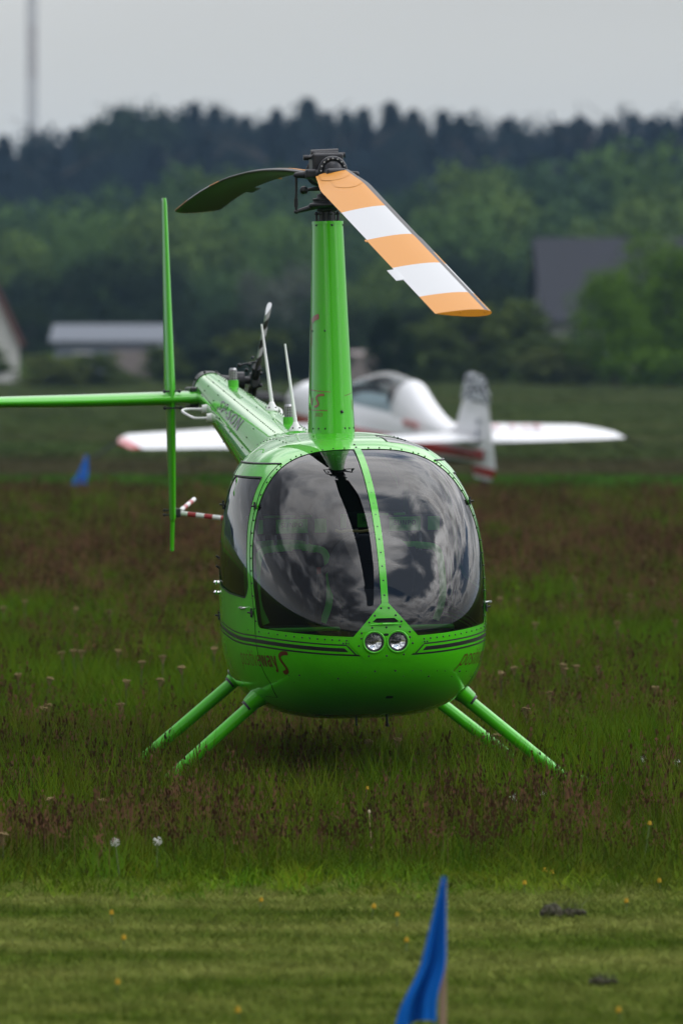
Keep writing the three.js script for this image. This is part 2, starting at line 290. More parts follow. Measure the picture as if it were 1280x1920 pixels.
// landing lights, air inlet and screws of the nose panel
{
  const zf = noseZ(0.06, LIGHT_Y) + 0.004;
  for (const s of [-1, 1]) {
    const L = new THREE.Group(); L.name = 'landing_light'; heli.add(L); L.position.set(s * LIGHT_X, LIGHT_Y, zf);
    const ring = new THREE.TorusGeometry(LIGHT_R - 0.001, 0.0042, 8, 36); part('rim', merge([ring, (() => { const t = new THREE.TorusGeometry(LIGHT_R - 0.006, 0.0028, 6, 36); t.translate(0, 0, -0.004); return t; })()]), M.black, L);
    const prof = []; for (let i = 0; i <= 14; i++) { const r = 0.006 + (LIGHT_R - 0.008) * i / 14; prof.push(new THREE.Vector2(r, -0.03 + 0.02 * (r / LIGHT_R) ** 2)); }
    const refl = new THREE.LatheGeometry(prof, 36); refl.rotateX(Math.PI / 2); part('reflector', refl, M.chrome, L);
    part('lamp_bulb', merge([cyl([0, 0.004, -0.034], [0, 0.004, -0.016], 0.008, 0.008), sph([0, 0.005, -0.014], 0.0105)]), M.black, L);
    const ribs = []; for (let i = -9; i <= 9; i++) { const x = i * 0.0042, hh = Math.sqrt(Math.max(0, (LIGHT_R - 0.006) ** 2 - x * x)); if (hh > 0.004) ribs.push(cyl([x, -hh, -0.002], [x, hh, -0.002], 0.0012, 0.0012, 5)); }
    const front = new THREE.SphereGeometry(0.11, 24, 8, 0, Math.PI * 2, 0, 0.385); front.rotateX(Math.PI / 2); front.translate(0, 0, -0.1015);
    part('lens', s < 0 ? merge([front, ...ribs]) : front, M.lens, L);
    const can = new THREE.CylinderGeometry(LIGHT_R, LIGHT_R * 0.9, 0.07, 30, 1, true); can.rotateX(Math.PI / 2); can.translate(0, 0, -0.036); part('lamp_housing', can, M.black, L);
    const lip = new THREE.TorusGeometry(LIGHT_R + 0.006, 0.0055, 8, 40); part('lamp_surround', lip, M.green, L);
  }
  const zi = noseZ(0.05, 0.94);
  const duct = rbox([0, 0.942, zi - 0.052], [0.15, 0.045, 0.08], 0.004); part('air_inlet', duct, M.rubber, nosePanel);
  const lip = loft([-1, -0.5, 0, 0.5, 1].map((k) => { const x = k * 0.08, d = 0.012 * (1 - k * k); return [[x, 0.923, zi + 0.002], [x, 0.923 + 0.002, zi + 0.006 + d * 0.6], [x, 0.929 + 0.006 * (1 - k * k), zi + 0.004 + d], [x, 0.928 + 0.005 * (1 - k * k), zi - 0.01]]; }));
  part('inlet_lip', lip, M.green, nosePanel);
  const screw = (x, y) => sph([x, y, noseZ(x, y) + 0.006], 0.0052, 1, 1, 0.5, 8, 6);
  const at = [[-0.02, 1.008], [0.018, 1.008], [-0.052, 0.972], [0.05, 0.972], [-0.08, 0.94], [0.077, 0.942], [-0.066, 0.914], [0.003, 0.914], [0.07, 0.916], [-0.118, 0.888], [0.118, 0.89], [-0.12, 0.862], [0.118, 0.864], [-0.132, 0.826], [0.131, 0.834], [-0.084, 0.775], [0.003, 0.775], [0.087, 0.78]];
  const scr = part('panel_screws', merge(at.map(([x, y]) => screw(x, y))), M.black, nosePanel); scr.userData.kind = 'stuff';
}
// rivets along the window frames
{
  const g = [], rivet = (x, y, z, r = 0.0048) => g.push(sph([x, y, z], r, 1, 1, 1, 6, 5));
  for (let i = 0; i < 16; i++) { const y = 1.79 - 0.72 * (i / 15) ** 1.5; rivet(0, y, noseZ(0.002, y) + 0.0055); }
  for (const s of [-1, 1]) {
    for (let i = 0; i < 13; i++) { const x = s * (0.19 + 0.4 * i / 12), y = sillY(x) - 0.018; rivet(x, y, noseZ(x, y)); }
    for (const dx of [0.178, 0.192, 0.206]) rivet(s * dx, 0.84, noseZ(dx, 0.84));
    for (let i = 0; i < 14; i++) { const y = 0.94 + 0.8 * i / 13, z = postZ(y) - 0.016; rivet(s * (halfWidth(z, y) + 0.001), y, z); }
    for (let i = 0; i < 12; i++) { const y = 0.7 + 0.95 * i / 11; rivet(s * (halfWidth(0.128, y) + 0.001), y, 0.128, 0.004); }
    for (let i = 0; i < 9; i++) { const x = s * (0.06 + i * 0.055), y = roofY(x, 0); let z = 0.6; for (let k = 0; k < 60 && fWind(x, roofY(x, z), z) < -0.014; k++) z += 0.01; rivet(x, roofY(x, z) + 0.001, z, 0.0042); }
    for (let i = 0; i < 12; i++) { const x = s * (0.05 + i * 0.043), y = 0.7 - 0.028 * (i % 3 === 1) - 0.03 * (x / 0.5) ** 2; rivet(x, y, noseZ(x, y), i % 4 ? 0.0032 : 0.0055); }
    for (let i = 0; i < 10; i++) { const z = -0.7 + i * 0.14; rivet(s * 0.3, roofY(0.3, z) + 0.001, z, 0.0035); }
  }
  part('rivets', merge(g), M.black, heli).userData.kind = 'stuff';
}
// gutter over each front door, hinges, latches, small fittings
for (const s of [-1, 1]) {
  const pts = []; for (let i = 0; i <= 10; i++) { const z = 0.0 + 1.03 * i / 10; pts.push([s * (halfWidth(z, 1.705) + 0.004), 1.705, z]); }
  part('door_gutter', tube(pts, 0.006, 30, 6), M.black, heli);
  for (const [z, y, d] of [[postZ(1.5) - 0.03, 1.5, 0], [1.345, 0.98, 0], [0.115, 1.49, 1], [0.115, 0.93, 1]]) {
    const x = s * (halfWidth(z, y) + 0.006);
    part('hinge', merge([cyl([x, y - 0.022, z], [x, y + 0.022, z], 0.006), rbox([x - s * 0.002, y, z + 0.012], [0.006, 0.022, 0.036], 0.002), cyl([x, y, z], [x + s * 0.02, y + 0.003, z], 0.0045)]), M.black, doors[(s < 0 ? 0 : 2) + d]);
  }
  for (const [z, y] of [[0.19, 1.1], [0.2, 1.05]]) { const x = s * halfWidth(z, y); part('door_knob', merge([cyl([x, y, z], [x + s * 0.018, y, z], 0.008, 0.006), sph([x + s * 0.02, y, z], 0.011)]), M.chrome, doors[s < 0 ? 0 : 2]); }
  { const z = 1.22, y = 1.0, x = s * halfWidth(z, y); part('door_handle', merge([cyl([x, y, z], [x + s * 0.025, y, z], 0.006), cyl([x + s * 0.022, y + 0.004, z + 0.02], [x + s * 0.022, y, z - 0.09], 0.006, 0.004)]), M.steel, doors[s < 0 ? 0 : 2]); }
  for (const y of [1.092, 1.03]) { const z = -0.3, x = s * halfWidth(z, y); part('latch_pin', cyl([x, y, z], [x + s * 0.035, y, z], 0.005, 0.004), M.steel, doors[s < 0 ? 1 : 3]); }
  for (const y of [1.16, 1.21]) { const z = -0.2, x = s * halfWidth(z, y); part('latch_pin', cyl([x, y, z], [x + s * 0.022, y + 0.015, z], 0.006, 0.005), M.black, doors[s < 0 ? 1 : 3]); }
  part('gear_cap', merge([sph([s * 0.455, 0.615, -0.66], 0.03), cyl([s * 0.4, 0.615, -0.66], [s * 0.45, 0.615, -0.66], 0.036, 0.03)]), M.steel, heli);
}
part('belly_pin', merge([cyl([-0.031, 0.45, 1], [-0.031, 0.395, 1], 0.006, 0.004), sph([-0.031, 0.4, 1], 0.007)]), M.black, heli);
part('belly_pin', merge([cyl([0.122, 0.45, 1], [0.122, 0.39, 1], 0.007, 0.006), sph([0.122, 0.395, 1], 0.01)]), M.black, heli);

// lettering on the skin: a decal laid along the side, read towards the front on its right flank and towards the rear on its left
function sideDecal(s, zFront, length, y0, y1, map, name) {
  const pts = [[0, zFront]]; let z = zFront, acc = 0, ym = (y0 + y1) / 2;
  while (acc < length) { const a = halfWidth(z, ym), b = halfWidth(z - 0.004, ym); acc += Math.hypot(0.004, b - a); z -= 0.004; pts.push([acc, z]); }
  const zAt = (l) => { let i = 1; while (i < pts.length - 1 && pts[i][0] < l) i++; const [a, za] = pts[i - 1], [b, zb] = pts[i]; return lerp(za, zb, (l - a) / (b - a)); };
  const nu = 60, nv = 12, pos = [], uv = [], idx = [];
  for (let j = 0; j <= nv; j++) for (let i = 0; i <= nu; i++) { const y = lerp(y0, y1, j / nv), zz = zAt(length * i / nu); pos.push(s * (halfWidth(zz, y) + 0.0022), y, zz + 0.0006); uv.push(s > 0 ? i / nu : 1 - i / nu, j / nv); }
  for (let j = 0; j < nv; j++) for (let i = 0; i < nu; i++) { const a = j * (nu + 1) + i; idx.push(a, a + 1, a + nu + 2, a, a + nu + 2, a + nu + 1); }
  const g = new THREE.BufferGeometry(); g.setAttribute('position', new THREE.Float32BufferAttribute(pos, 3)); g.setAttribute('uv', new THREE.Float32BufferAttribute(uv, 2)); g.setIndex(idx); g.computeVertexNormals();
  const m = phys(0xffffff, 0.45, { clearcoat: 0.8, clearcoatRoughness: 0.05 }); m.map = map; m.transparent = true; return part(name, g, m, heli);
}
const INK = '#5a1608';
const swoosh = (x, cx, cy, s, lw) => { x.lineWidth = lw; x.lineCap = 'round'; x.lineJoin = 'round'; x.beginPath(); x.moveTo(cx + 1.25 * s, cy - s); x.bezierCurveTo(cx + 0.4 * s, cy - 1.1 * s, cx - 0.55 * s, cy - 0.85 * s, cx - 0.3 * s, cy - 0.3 * s); x.bezierCurveTo(cx, cy + 0.25 * s, cx + 0.7 * s, cy + 0.85 * s, cx - 0.75 * s, cy + s); x.stroke(); };
const wordmark = canvasTex(1024, 160, (x) => {
  x.clearRect(0, 0, 1024, 160); x.fillStyle = INK; x.strokeStyle = INK;
  x.font = 'italic 108px sans-serif'; x.fillText('positive', 10, 104); const a = 10 + x.measureText('positive').width;
  x.font = 'bold 108px sans-serif'; x.fillText('way', a + 6, 104); const b = a + 6 + x.measureText('way').width; swoosh(x, b + 58, 80, 50, 20);
});
sideDecal(-1, 1.905, 1.0, 0.662, 0.818, wordmark, 'lettering');
sideDecal(1, 1.775, 1.0, 0.655, 0.811, wordmark, 'lettering');

// cabin: floor, seats, console, controls
{
  part('cabin_floor', rbox([0, 0.55, 0.45], [0.78, 0.03, 1.7], 0.01), M.trim, heli);
  part('bulkhead', (() => { const q = section(-0.62); return loft([-0.62, -0.65].map((z) => Array.from({ length: 40 }, (_, i) => { const a = i / 40 * 6.2832, c = Math.cos(a), e = Math.sin(a); return [0.94 * Math.sign(c) * q.w * Math.abs(c) ** 0.65, q.m + 0.94 * (e > 0 ? q.t - q.m : q.m - q.b) * Math.sign(e) * Math.abs(e) ** 0.65, z]; }))); })(), M.trim, heli);
  const seat = (x, z, w) => {
    const S = new THREE.Group(); S.name = 'seat'; heli.add(S);
    part('backrest', rbox([x, 1.04, z], [w - 0.02, 0.42, 0.09], 0.04, 4), M.leather, S);
    part('seat_cushion', rbox([x, 0.83, z + 0.24], [w, 0.12, 0.46], 0.04, 4), M.leather, S);
    part('seat_base', rbox([x, 0.66, z + 0.2], [w - 0.04, 0.24, 0.4], 0.02), M.trim, S);
    const h = w / 2 - 0.012, zf = z + 0.045;
    const bar = (pts) => { const t = new THREE.CatmullRomCurve3(pts.map((p) => V(...p)), false, 'centripetal').getPoints(40); return loft(t.map((p, i) => { const q = t[Math.min(i + 1, 40)].clone().sub(t[Math.max(i - 1, 0)]).normalize(), nx = -q.y, ny = q.x, k = 0.017; return [[p.x + nx * k, p.y + ny * k, p.z - 0.008], [p.x + nx * k, p.y + ny * k, p.z + 0.008], [p.x - nx * k, p.y - ny * k, p.z + 0.01], [p.x - nx * k, p.y - ny * k, p.z - 0.008]]; })); };
    part('seat_piping', bar([[x - h * 0.8, 0.9, zf + 0.02], [x - h, 1.0, zf + 0.005], [x - h, 1.19, zf], [x - h * 0.88, 1.26, zf], [x - h * 0.5, 1.275, zf], [x + h * 0.5, 1.275, zf], [x + h * 0.88, 1.255, zf], [x + h, 1.17, zf], [x + h, 1.0, zf + 0.005], [x + h * 0.8, 0.9, zf + 0.02]]), M.seatGreen, S);
    part('cushion_edge', rbox([x, 0.878, z + 0.44], [w * 0.96, 0.025, 0.05], 0.012, 3), M.seatGreen, S);
    const hr = part('headrest', rbox([x, 1.385, z], [w * 0.98, 0.085, 0.07], 0.025, 4), M.leather, S);
    for (const [dx, ww] of [[0, 0.16], [-0.16, 0.03], [0.145, 0.06]]) part('headrest_band', rbox([x + dx * w / 0.38, 1.385, z + 0.033], [ww, 0.07, 0.008], 0.003), M.seatGreen, S);
    const tx = canvasTex(256, 96, (c) => { c.clearRect(0, 0, 256, 96); c.fillStyle = '#0c140c'; c.font = 'bold 62px sans-serif'; c.textAlign = 'center'; c.fillText('SUNPO', 128, 68); });
    const pg = new THREE.PlaneGeometry(0.14, 0.05); pg.translate(x, 1.39, z + 0.0385); const pm = std(0xffffff, 0.6); pm.map = tx; pm.transparent = true; part('lettering', pg, pm, S);
    for (const d of [-0.08, 0.08]) part('headrest_post', cyl([x + d, 1.2, z], [x + d, 1.38, z], 0.008), M.steel, S);
    part('seat_belt', loft([[x + 0.02, 1.27, zf + 0.02], [x + 0.06, 1.1, zf + 0.03], [x + 0.08, 0.9, zf + 0.03]].map((p) => [[p[0] - 0.024, p[1], p[2]], [p[0] + 0.024, p[1], p[2]], [p[0] + 0.024, p[1], p[2] + 0.004], [p[0] - 0.024, p[1], p[2] + 0.004]])), M.panelGrey, S);
  };
  seat(-0.29, 0.6, 0.38); seat(0.28, 0.6, 0.38); seat(-0.24, -0.35, 0.36); seat(0.24, -0.35, 0.36);
  const K = new THREE.Group(); K.name = 'instrument_console'; heli.add(K);
  const con = new THREE.Shape(); con.moveTo(-0.13, 0); con.lineTo(-0.12, 0.3); con.quadraticCurveTo(-0.2, 0.36, -0.19, 0.5); con.quadraticCurveTo(-0.17, 0.62, -0.06, 0.64); con.lineTo(0.06, 0.64); con.quadraticCurveTo(0.17, 0.62, 0.19, 0.5); con.quadraticCurveTo(0.2, 0.36, 0.12, 0.3); con.lineTo(0.13, 0); con.closePath();
  const cg = new THREE.ExtrudeGeometry(con, { depth: 0.22, bevelEnabled: true, bevelSize: 0.012, bevelThickness: 0.012, bevelSegments: 2 }); cg.translate(0.02, 0.7, 1.2);
  part('console_body', cg, M.panelGrey, K);
  part('console_label', rbox([0, 1.03, 1.433], [0.11, 0.11, 0.004], 0.002), std(lin(0.09, 0.095, 0.105), 0.7), K);
  for (const y of [1.2, 1.214, 1.228]) part('vent_slot', rbox([0.06, y, 1.433], [0.16, 0.004, 0.004], 0.001), M.black, K);
  const C = new THREE.Group(); C.name = 'cyclic_stick'; heli.add(C);
  part('stick', cyl([-0.03, 0.55, 0.95], [-0.03, 1.36, 1.02], 0.016), M.black, C);
  part('stick_grip', tube([[-0.12, 1.37, 1.04], [-0.1, 1.362, 1.05], [-0.06, 1.366, 1.05], [0.0, 1.362, 1.05], [0.04, 1.366, 1.05], [0.055, 1.37, 1.04]], 0.007, 30, 8), M.yellowGrip, C);
  part('collective_lever', merge([cyl([-0.18, 0.75, 0.7], [-0.2, 1.15, 1.0], 0.014), cyl([-0.2, 1.15, 1.0], [-0.12, 1.22, 1.02], 0.02, 0.014)]), M.black, heli);
  part('safety_tag', rbox([-0.205, 1.17, 1.02], [0.022, 0.036, 0.01], 0.004), M.red, heli);
  part('compass', merge([sph([0.067, 1.74, 0.98], 0.026, 1.2, 0.9, 1), tube([[0.05, 1.72, 1.0], [0.08, 1.7, 1.02], [0.1, 1.72, 1.0], [0.06, 1.735, 1.0]], 0.004, 20, 6, true)]), M.black, heli);
  part('air_vent_knob', merge([sph([-0.098, 1.725, 1.05], 0.014), tube([[-0.12, 1.71, 1.05], [-0.1, 1.7, 1.06], [-0.08, 1.715, 1.05]], 0.004, 10, 6)]), M.black, heli);
}

// mast fairing
{
  const W = table([[1.78, 0.116], [2.2, 0.1], [2.912, 0.077]]), F = table([[1.78, 0.2], [2.912, 0.11]]), B = table([[1.78, 0.46], [2.912, 0.21]]);
  const ring = (y, o = 0) => { const r = []; for (let i = 0; i < 48; i++) { const a = i / 48 * Math.PI * 2, c = Math.cos(a), s = Math.sin(a); r.push([(W(y) + o) * Math.sign(c) * Math.abs(c) ** (s > 0 ? 0.8 : 1.1), y, s > 0 ? (F(y) + o) * s ** 0.85 : -(B(y) + o) * Math.abs(s) ** 1.05]); } return r; };
  const mf = part('mast_fairing', loft(Array.from({ length: 24 }, (_, i) => ring(lerp(1.78, 2.912, i / 23)))), M.green, heli);
  part('fairing_collar', loft([ring(2.9, 0.002), ring(2.915, 0.002)]), M.green, mf);
  const riv = [];
  for (const [y, as, r] of [[1.865, [0.6, 1.0, 1.25, 2.0, 2.35, 2.75], 0.005], [2.36, [0.35, 1.95, 2.9], 0.005], [2.895, [0.5, 2.5, 1.5], 0.006]]) for (const a of as) { const c = Math.cos(a), s = Math.sin(a); riv.push(sph([W(y) * Math.sign(c) * Math.abs(c) ** 0.8, y, F(y) * s ** 0.85], r, 1, 1, 1, 8, 6)); }
  riv.push(sph([0.03, 1.948, F(1.95) * 0.985], 0.009, 1, 1, 1, 8, 6));
  part('rivets', merge(riv), M.black, mf).userData.kind = 'stuff';
  // lettering that wraps the fairing: u runs round the front from the image-left flank
  const map = canvasTex(512, 1024, (x) => {
    x.clearRect(0, 0, 512, 1024); x.strokeStyle = '#8f4a2c'; x.fillStyle = '#8f4a2c';
    x.lineWidth = 5; x.beginPath(); x.moveTo(20, 742); x.lineTo(250, 762); x.stroke();
    x.save(); x.translate(150, 822); swoosh(x, 0, 0, 40, 17); x.restore();
    x.font = 'bold 92px sans-serif'; x.fillText('v', 48, 852);
    x.beginPath(); x.moveTo(20, 884); x.lineTo(230, 892); x.stroke();
    x.font = 'bold 34px sans-serif'; x.globalAlpha = 0.75; x.fillText('2023', 120, 932); x.globalAlpha = 1;
    x.lineWidth = 38; x.lineCap = 'butt'; x.beginPath(); x.moveTo(60, 268); x.quadraticCurveTo(110, 236, 165, 232); x.stroke();
    x.lineWidth = 8; x.beginPath(); x.moveTo(60, 280); x.lineTo(62, 440); x.moveTo(40, 240); x.lineTo(22, 700); x.stroke();
    x.globalAlpha = 0.6; x.lineWidth = 5; x.beginPath(); x.moveTo(330, 790); x.lineTo(420, 770); x.lineTo(490, 764); x.stroke(); x.fillRect(408, 820, 12, 70); x.globalAlpha = 1;
  });
  const pos = [], uv = [], idx = [], nu = 40, nv = 24;
  for (let j = 0; j <= nv; j++) for (let i = 0; i <= nu; i++) { const y = lerp(1.86, 2.6, j / nv), a = lerp(Math.PI * 1.08, 0.0, i / nu), c = Math.cos(a), s = Math.sin(a); pos.push((W(y) + 0.0018) * Math.sign(c) * Math.abs(c) ** (s > 0 ? 0.8 : 1.1), y, s > 0 ? (F(y) + 0.0018) * s ** 0.85 : -(B(y)) * Math.abs(s) ** 1.05); uv.push(i / nu, j / nv); }
  for (let j = 0; j < nv; j++) for (let i = 0; i < nu; i++) { const a = j * (nu + 1) + i; idx.push(a, a + nu + 2, a + 1, a, a + nu + 1, a + nu + 2); }
  const g = new THREE.BufferGeometry(); g.setAttribute('position', new THREE.Float32BufferAttribute(pos, 3)); g.setAttribute('uv', new THREE.Float32BufferAttribute(uv, 2)); g.setIndex(idx); g.computeVertexNormals();
  const m = phys(0xffffff, 0.45, { clearcoat: 0.8, clearcoatRoughness: 0.05 }); m.map = map; m.transparent = true; part('lettering', g, m, mf);
}
// rotor head
{
  const hub = new THREE.Group(); hub.name = 'rotor_head'; heli.add(hub);
  part('rotor_mast', merge([cyl([0, 2.8, 0], [0, 3.16, 0], 0.034, 0.034, 20), ...[0, 1, 2, 3, 4, 5].map((i) => { const a = i * 1.05 + 0.3, c = Math.cos(a) * 0.055, s = Math.sin(a) * 0.055; return merge([cyl([c, 2.89, s], [c, 2.965, s], 0.007), sph([c, 2.955, s], 0.011), cyl([c, 2.905, s], [c, 2.92, s], 0.011)]); })]), M.blackMetal, hub);
  const lathe = (pts) => { const g = new THREE.LatheGeometry(pts.map((p) => new THREE.Vector2(...p)), 32); return g; };
  part('swashplate', merge([lathe([[0.03, 2.963], [0.05, 2.966], [0.054, 2.972], [0.05, 2.978], [0.075, 2.982], [0.094, 2.99], [0.095, 3.0], [0.088, 3.008], [0.07, 3.012], [0.072, 3.022], [0.078, 3.026], [0.07, 3.032], [0.05, 3.036], [0.052, 3.05], [0.03, 3.06]]),
    cyl([-0.06, 2.992, 0], [-0.165, 2.965, 0.01], 0.016, 0.009), cyl([0.06, 2.992, 0], [0.165, 2.965, -0.01], 0.016, 0.009), cyl([0, 3.0, 0.06], [0.03, 2.995, 0.11], 0.014, 0.01)]), M.black, hub);
  for (const s of [-1, 1]) part('pitch_link', merge([cyl([s * 0.16, 2.966, s * -0.01], [s * 0.157, 3.15, s * -0.02], 0.0065), cyl([s * 0.16, 2.99, s * -0.01], [s * 0.159, 3.035, s * -0.012], 0.0105), sph([s * 0.16, 2.966, s * -0.01], 0.012), sph([s * 0.157, 3.152, s * -0.02], 0.014)]), M.blackMetal, hub);
  part('counterweight', merge([sph([-0.119, 3.075, 0.02], 0.022), cyl([-0.1, 3.077, 0.02], [-0.02, 3.085, 0.02], 0.008, 0.014)]), M.black, hub);
  part('hub_plate', merge([rbox([0, 3.195, 0], [0.16, 0.13, 0.17], 0.014, 3), cyl([-0.078, 3.262, 0], [0.062, 3.266, 0], 0.018, 0.018, 18), rbox([-0.005, 3.25, 0], [0.13, 0.035, 0.12], 0.008)]), M.blackMetal, hub);
  for (const [x, y] of [[-0.108, 3.24], [0.078, 3.25]]) part('hub_bolt', merge([cyl([x - 0.012, y, 0.03], [x + 0.014, y, 0.03], 0.016, 0.016, 6), cyl([x + (x < 0 ? 0.01 : -0.03), y, 0.03], [x + (x < 0 ? 0.05 : 0.01), y, 0.03], 0.01)]), M.blackMetal, hub);
  for (const d of [1, -1]) {
    const c = d > 0 ? 0.008 : -0.008, fl = new THREE.TorusGeometry(0.062, 0.013, 10, 40); fl.translate(c, 3.168, d * 0.2);
    const yS = d > 0 ? 3.172 : 3.17;
    part('blade_grip', merge([fl, cyl([c, yS, d * 0.06], [c, yS - 0.004, d * 0.205], 0.064, 0.058, 30), sph([c, yS - 0.004, d * 0.21], 0.05, 1, 1, 0.55, 20, 12), rbox([c, yS - 0.02, d * 0.27], [0.1, 0.05, 0.18], 0.015),
      cyl([c - d * 0.05, yS - 0.02, d * 0.12], [-d * 0.157, 3.152, d * 0.02], 0.03, 0.014), rbox([-d * 0.09, 3.155, d * 0.09], [0.06, 0.05, 0.07], 0.014)]), M.blackMetal, hub);
    part('flange_bolts', merge(Array.from({ length: 16 }, (_, i) => { const a = i / 16 * Math.PI * 2; return cyl([c + 0.062 * Math.cos(a), 3.168 + 0.062 * Math.sin(a), d * 0.205], [c + 0.062 * Math.cos(a), 3.168 + 0.062 * Math.sin(a), d * 0.22], 0.0045, 0.0045, 6); })), M.steel, hub).userData.kind = 'stuff';
  }
}
// main rotor blades, drooping at rest: the front one lower than the rear one
{
  const chordAt = table([[0.28, 0.17], [0.5, 0.2], [0.9, 0.25], [2.66, 0.25], [2.67, 0.258], [5.03, 0.258]]);
  const pitchAt = table([[0.28, 0.17], [1.2, 0.1], [3, 0.045], [5.03, 0.0]]);
  const half = (q) => 0.6 * (0.2969 * Math.sqrt(q) - 0.126 * q - 0.3516 * q * q + 0.2843 * q ** 3 - 0.1015 * q ** 4);
  const bladePoint = (d, r, q, up) => {                               // q: 0 at the leading edge, 1 at the trailing edge
    const y = d > 0 ? 3.2 - 0.153 * r : 3.14 + 0.06 * r - 0.0155 * r * r, ch = chordAt(r), c = ch * (0.46 - q), p = pitchAt(r), t = (up ? 1 : -1) * half(q) * ch * 1.05;
    return [d * (c * Math.cos(p) - t * Math.sin(p)) - (d < 0 ? 0.025 * r : 0), y + c * Math.sin(p) + t * Math.cos(p), d * r];
  };
  const sheetOf = (d, r0, r1, q0, q1, up, nr, nq) => { const rows = []; for (let j = 0; j <= nr; j++) { const row = []; for (let i = 0; i <= nq; i++) row.push(bladePoint(d, lerp(r0, r1, j / nr), lerp(q0 ** 0.5, q1 ** 0.5, i / nq) ** 2, up)); rows.push(row); } return loft(rows, false, false); };
  for (const d of [1, -1]) {
    const B = part('rotor_blade', merge([sheetOf(d, 0.3, 5.03, 0, 1, false, 60, 12), sheetOf(d, 0.3, 5.03, 0.045, 0.125, true, 60, 4), sheetOf(d, 0.3, 3.2, 0, 0.045, true, 30, 3)]), M.bladeBlack, heli);
    B.userData.label = d > 0 ? 'front rotor blade with orange and white bands, drooping towards the viewer' : 'rear rotor blade seen from its black underside';
    const ends = [0.3, 1.65, 2.62, 3.57, 4.5, 5.03];
    for (let k = 0; k < 5; k++) {
      const list = [sheetOf(d, ends[k], ends[k + 1], 0.125, 1, true, 14, 10)];
      if (ends[k + 1] > 3.2) list.push(sheetOf(d, Math.max(3.2, ends[k]), ends[k + 1], 0, 0.045, true, 10, 3));
      if (k === 4) { const loop = (r) => { const l = []; for (let i = 0; i <= 14; i++) l.push(bladePoint(d, r, (i / 14) ** 2, true)); for (let i = 13; i > 0; i--) l.push(bladePoint(d, r, (i / 14) ** 2, false)); return l; }; list.push(loft([loop(5.0), loop(5.03).map((p) => [p[0] * 0.995, p[1], p[2]])])); for (const q of [0.12, 0.55]) { const p = bladePoint(d, 5.032, q, true); list.push(sph([p[0], p[1] - 0.008, p[2]], 0.004, 1, 1, 1, 6, 4)); } }
      part('colour_band', merge(list), k % 2 ? M.bladeWhite : M.orange, B);
    }
    const tab = (r0, r1, w, m) => { const a = bladePoint(d, r0, 0.99, true), b = bladePoint(d, r1, 0.99, true), L = (p, dx, dy) => [p[0] - d * dx, p[1] + dy, p[2]]; part('trim_tab', loft([[L(a, -0.01, 0.002), L(a, w, -0.004), L(a, w, -0.007), L(a, -0.01, -0.002)], [L(b, -0.01, 0.002), L(b, w, -0.004), L(b, w, -0.007), L(b, -0.01, -0.002)]]), m, B); };
    tab(3.62, 3.95, 0.035, d > 0 ? M.bladeWhite : M.bladeBlack); tab(2.6, 2.66, 0.012, M.orange);
    // root doublers: raised plates that step the blade skin near its grip
    for (const [r0, r1, q0, q1, o] of [[0.3, 0.62, 0.15, 0.9, 0.003], [0.3, 0.95, 0.14, 0.7, 0.0016]]) { const rows = []; for (let j = 0; j <= 8; j++) { const row = []; for (let i = 0; i <= 8; i++) { const u = i / 8 * 2 - 1, r = lerp(r0, r1 - 0.12 * u * u, j / 8), p = bladePoint(d, r, lerp(q0, q1, i / 8), true); row.push([p[0], p[1] + o, p[2]]); } rows.push(row); } part('blade_doubler', loft(rows, false, false), M.orange, B); }
  }
}
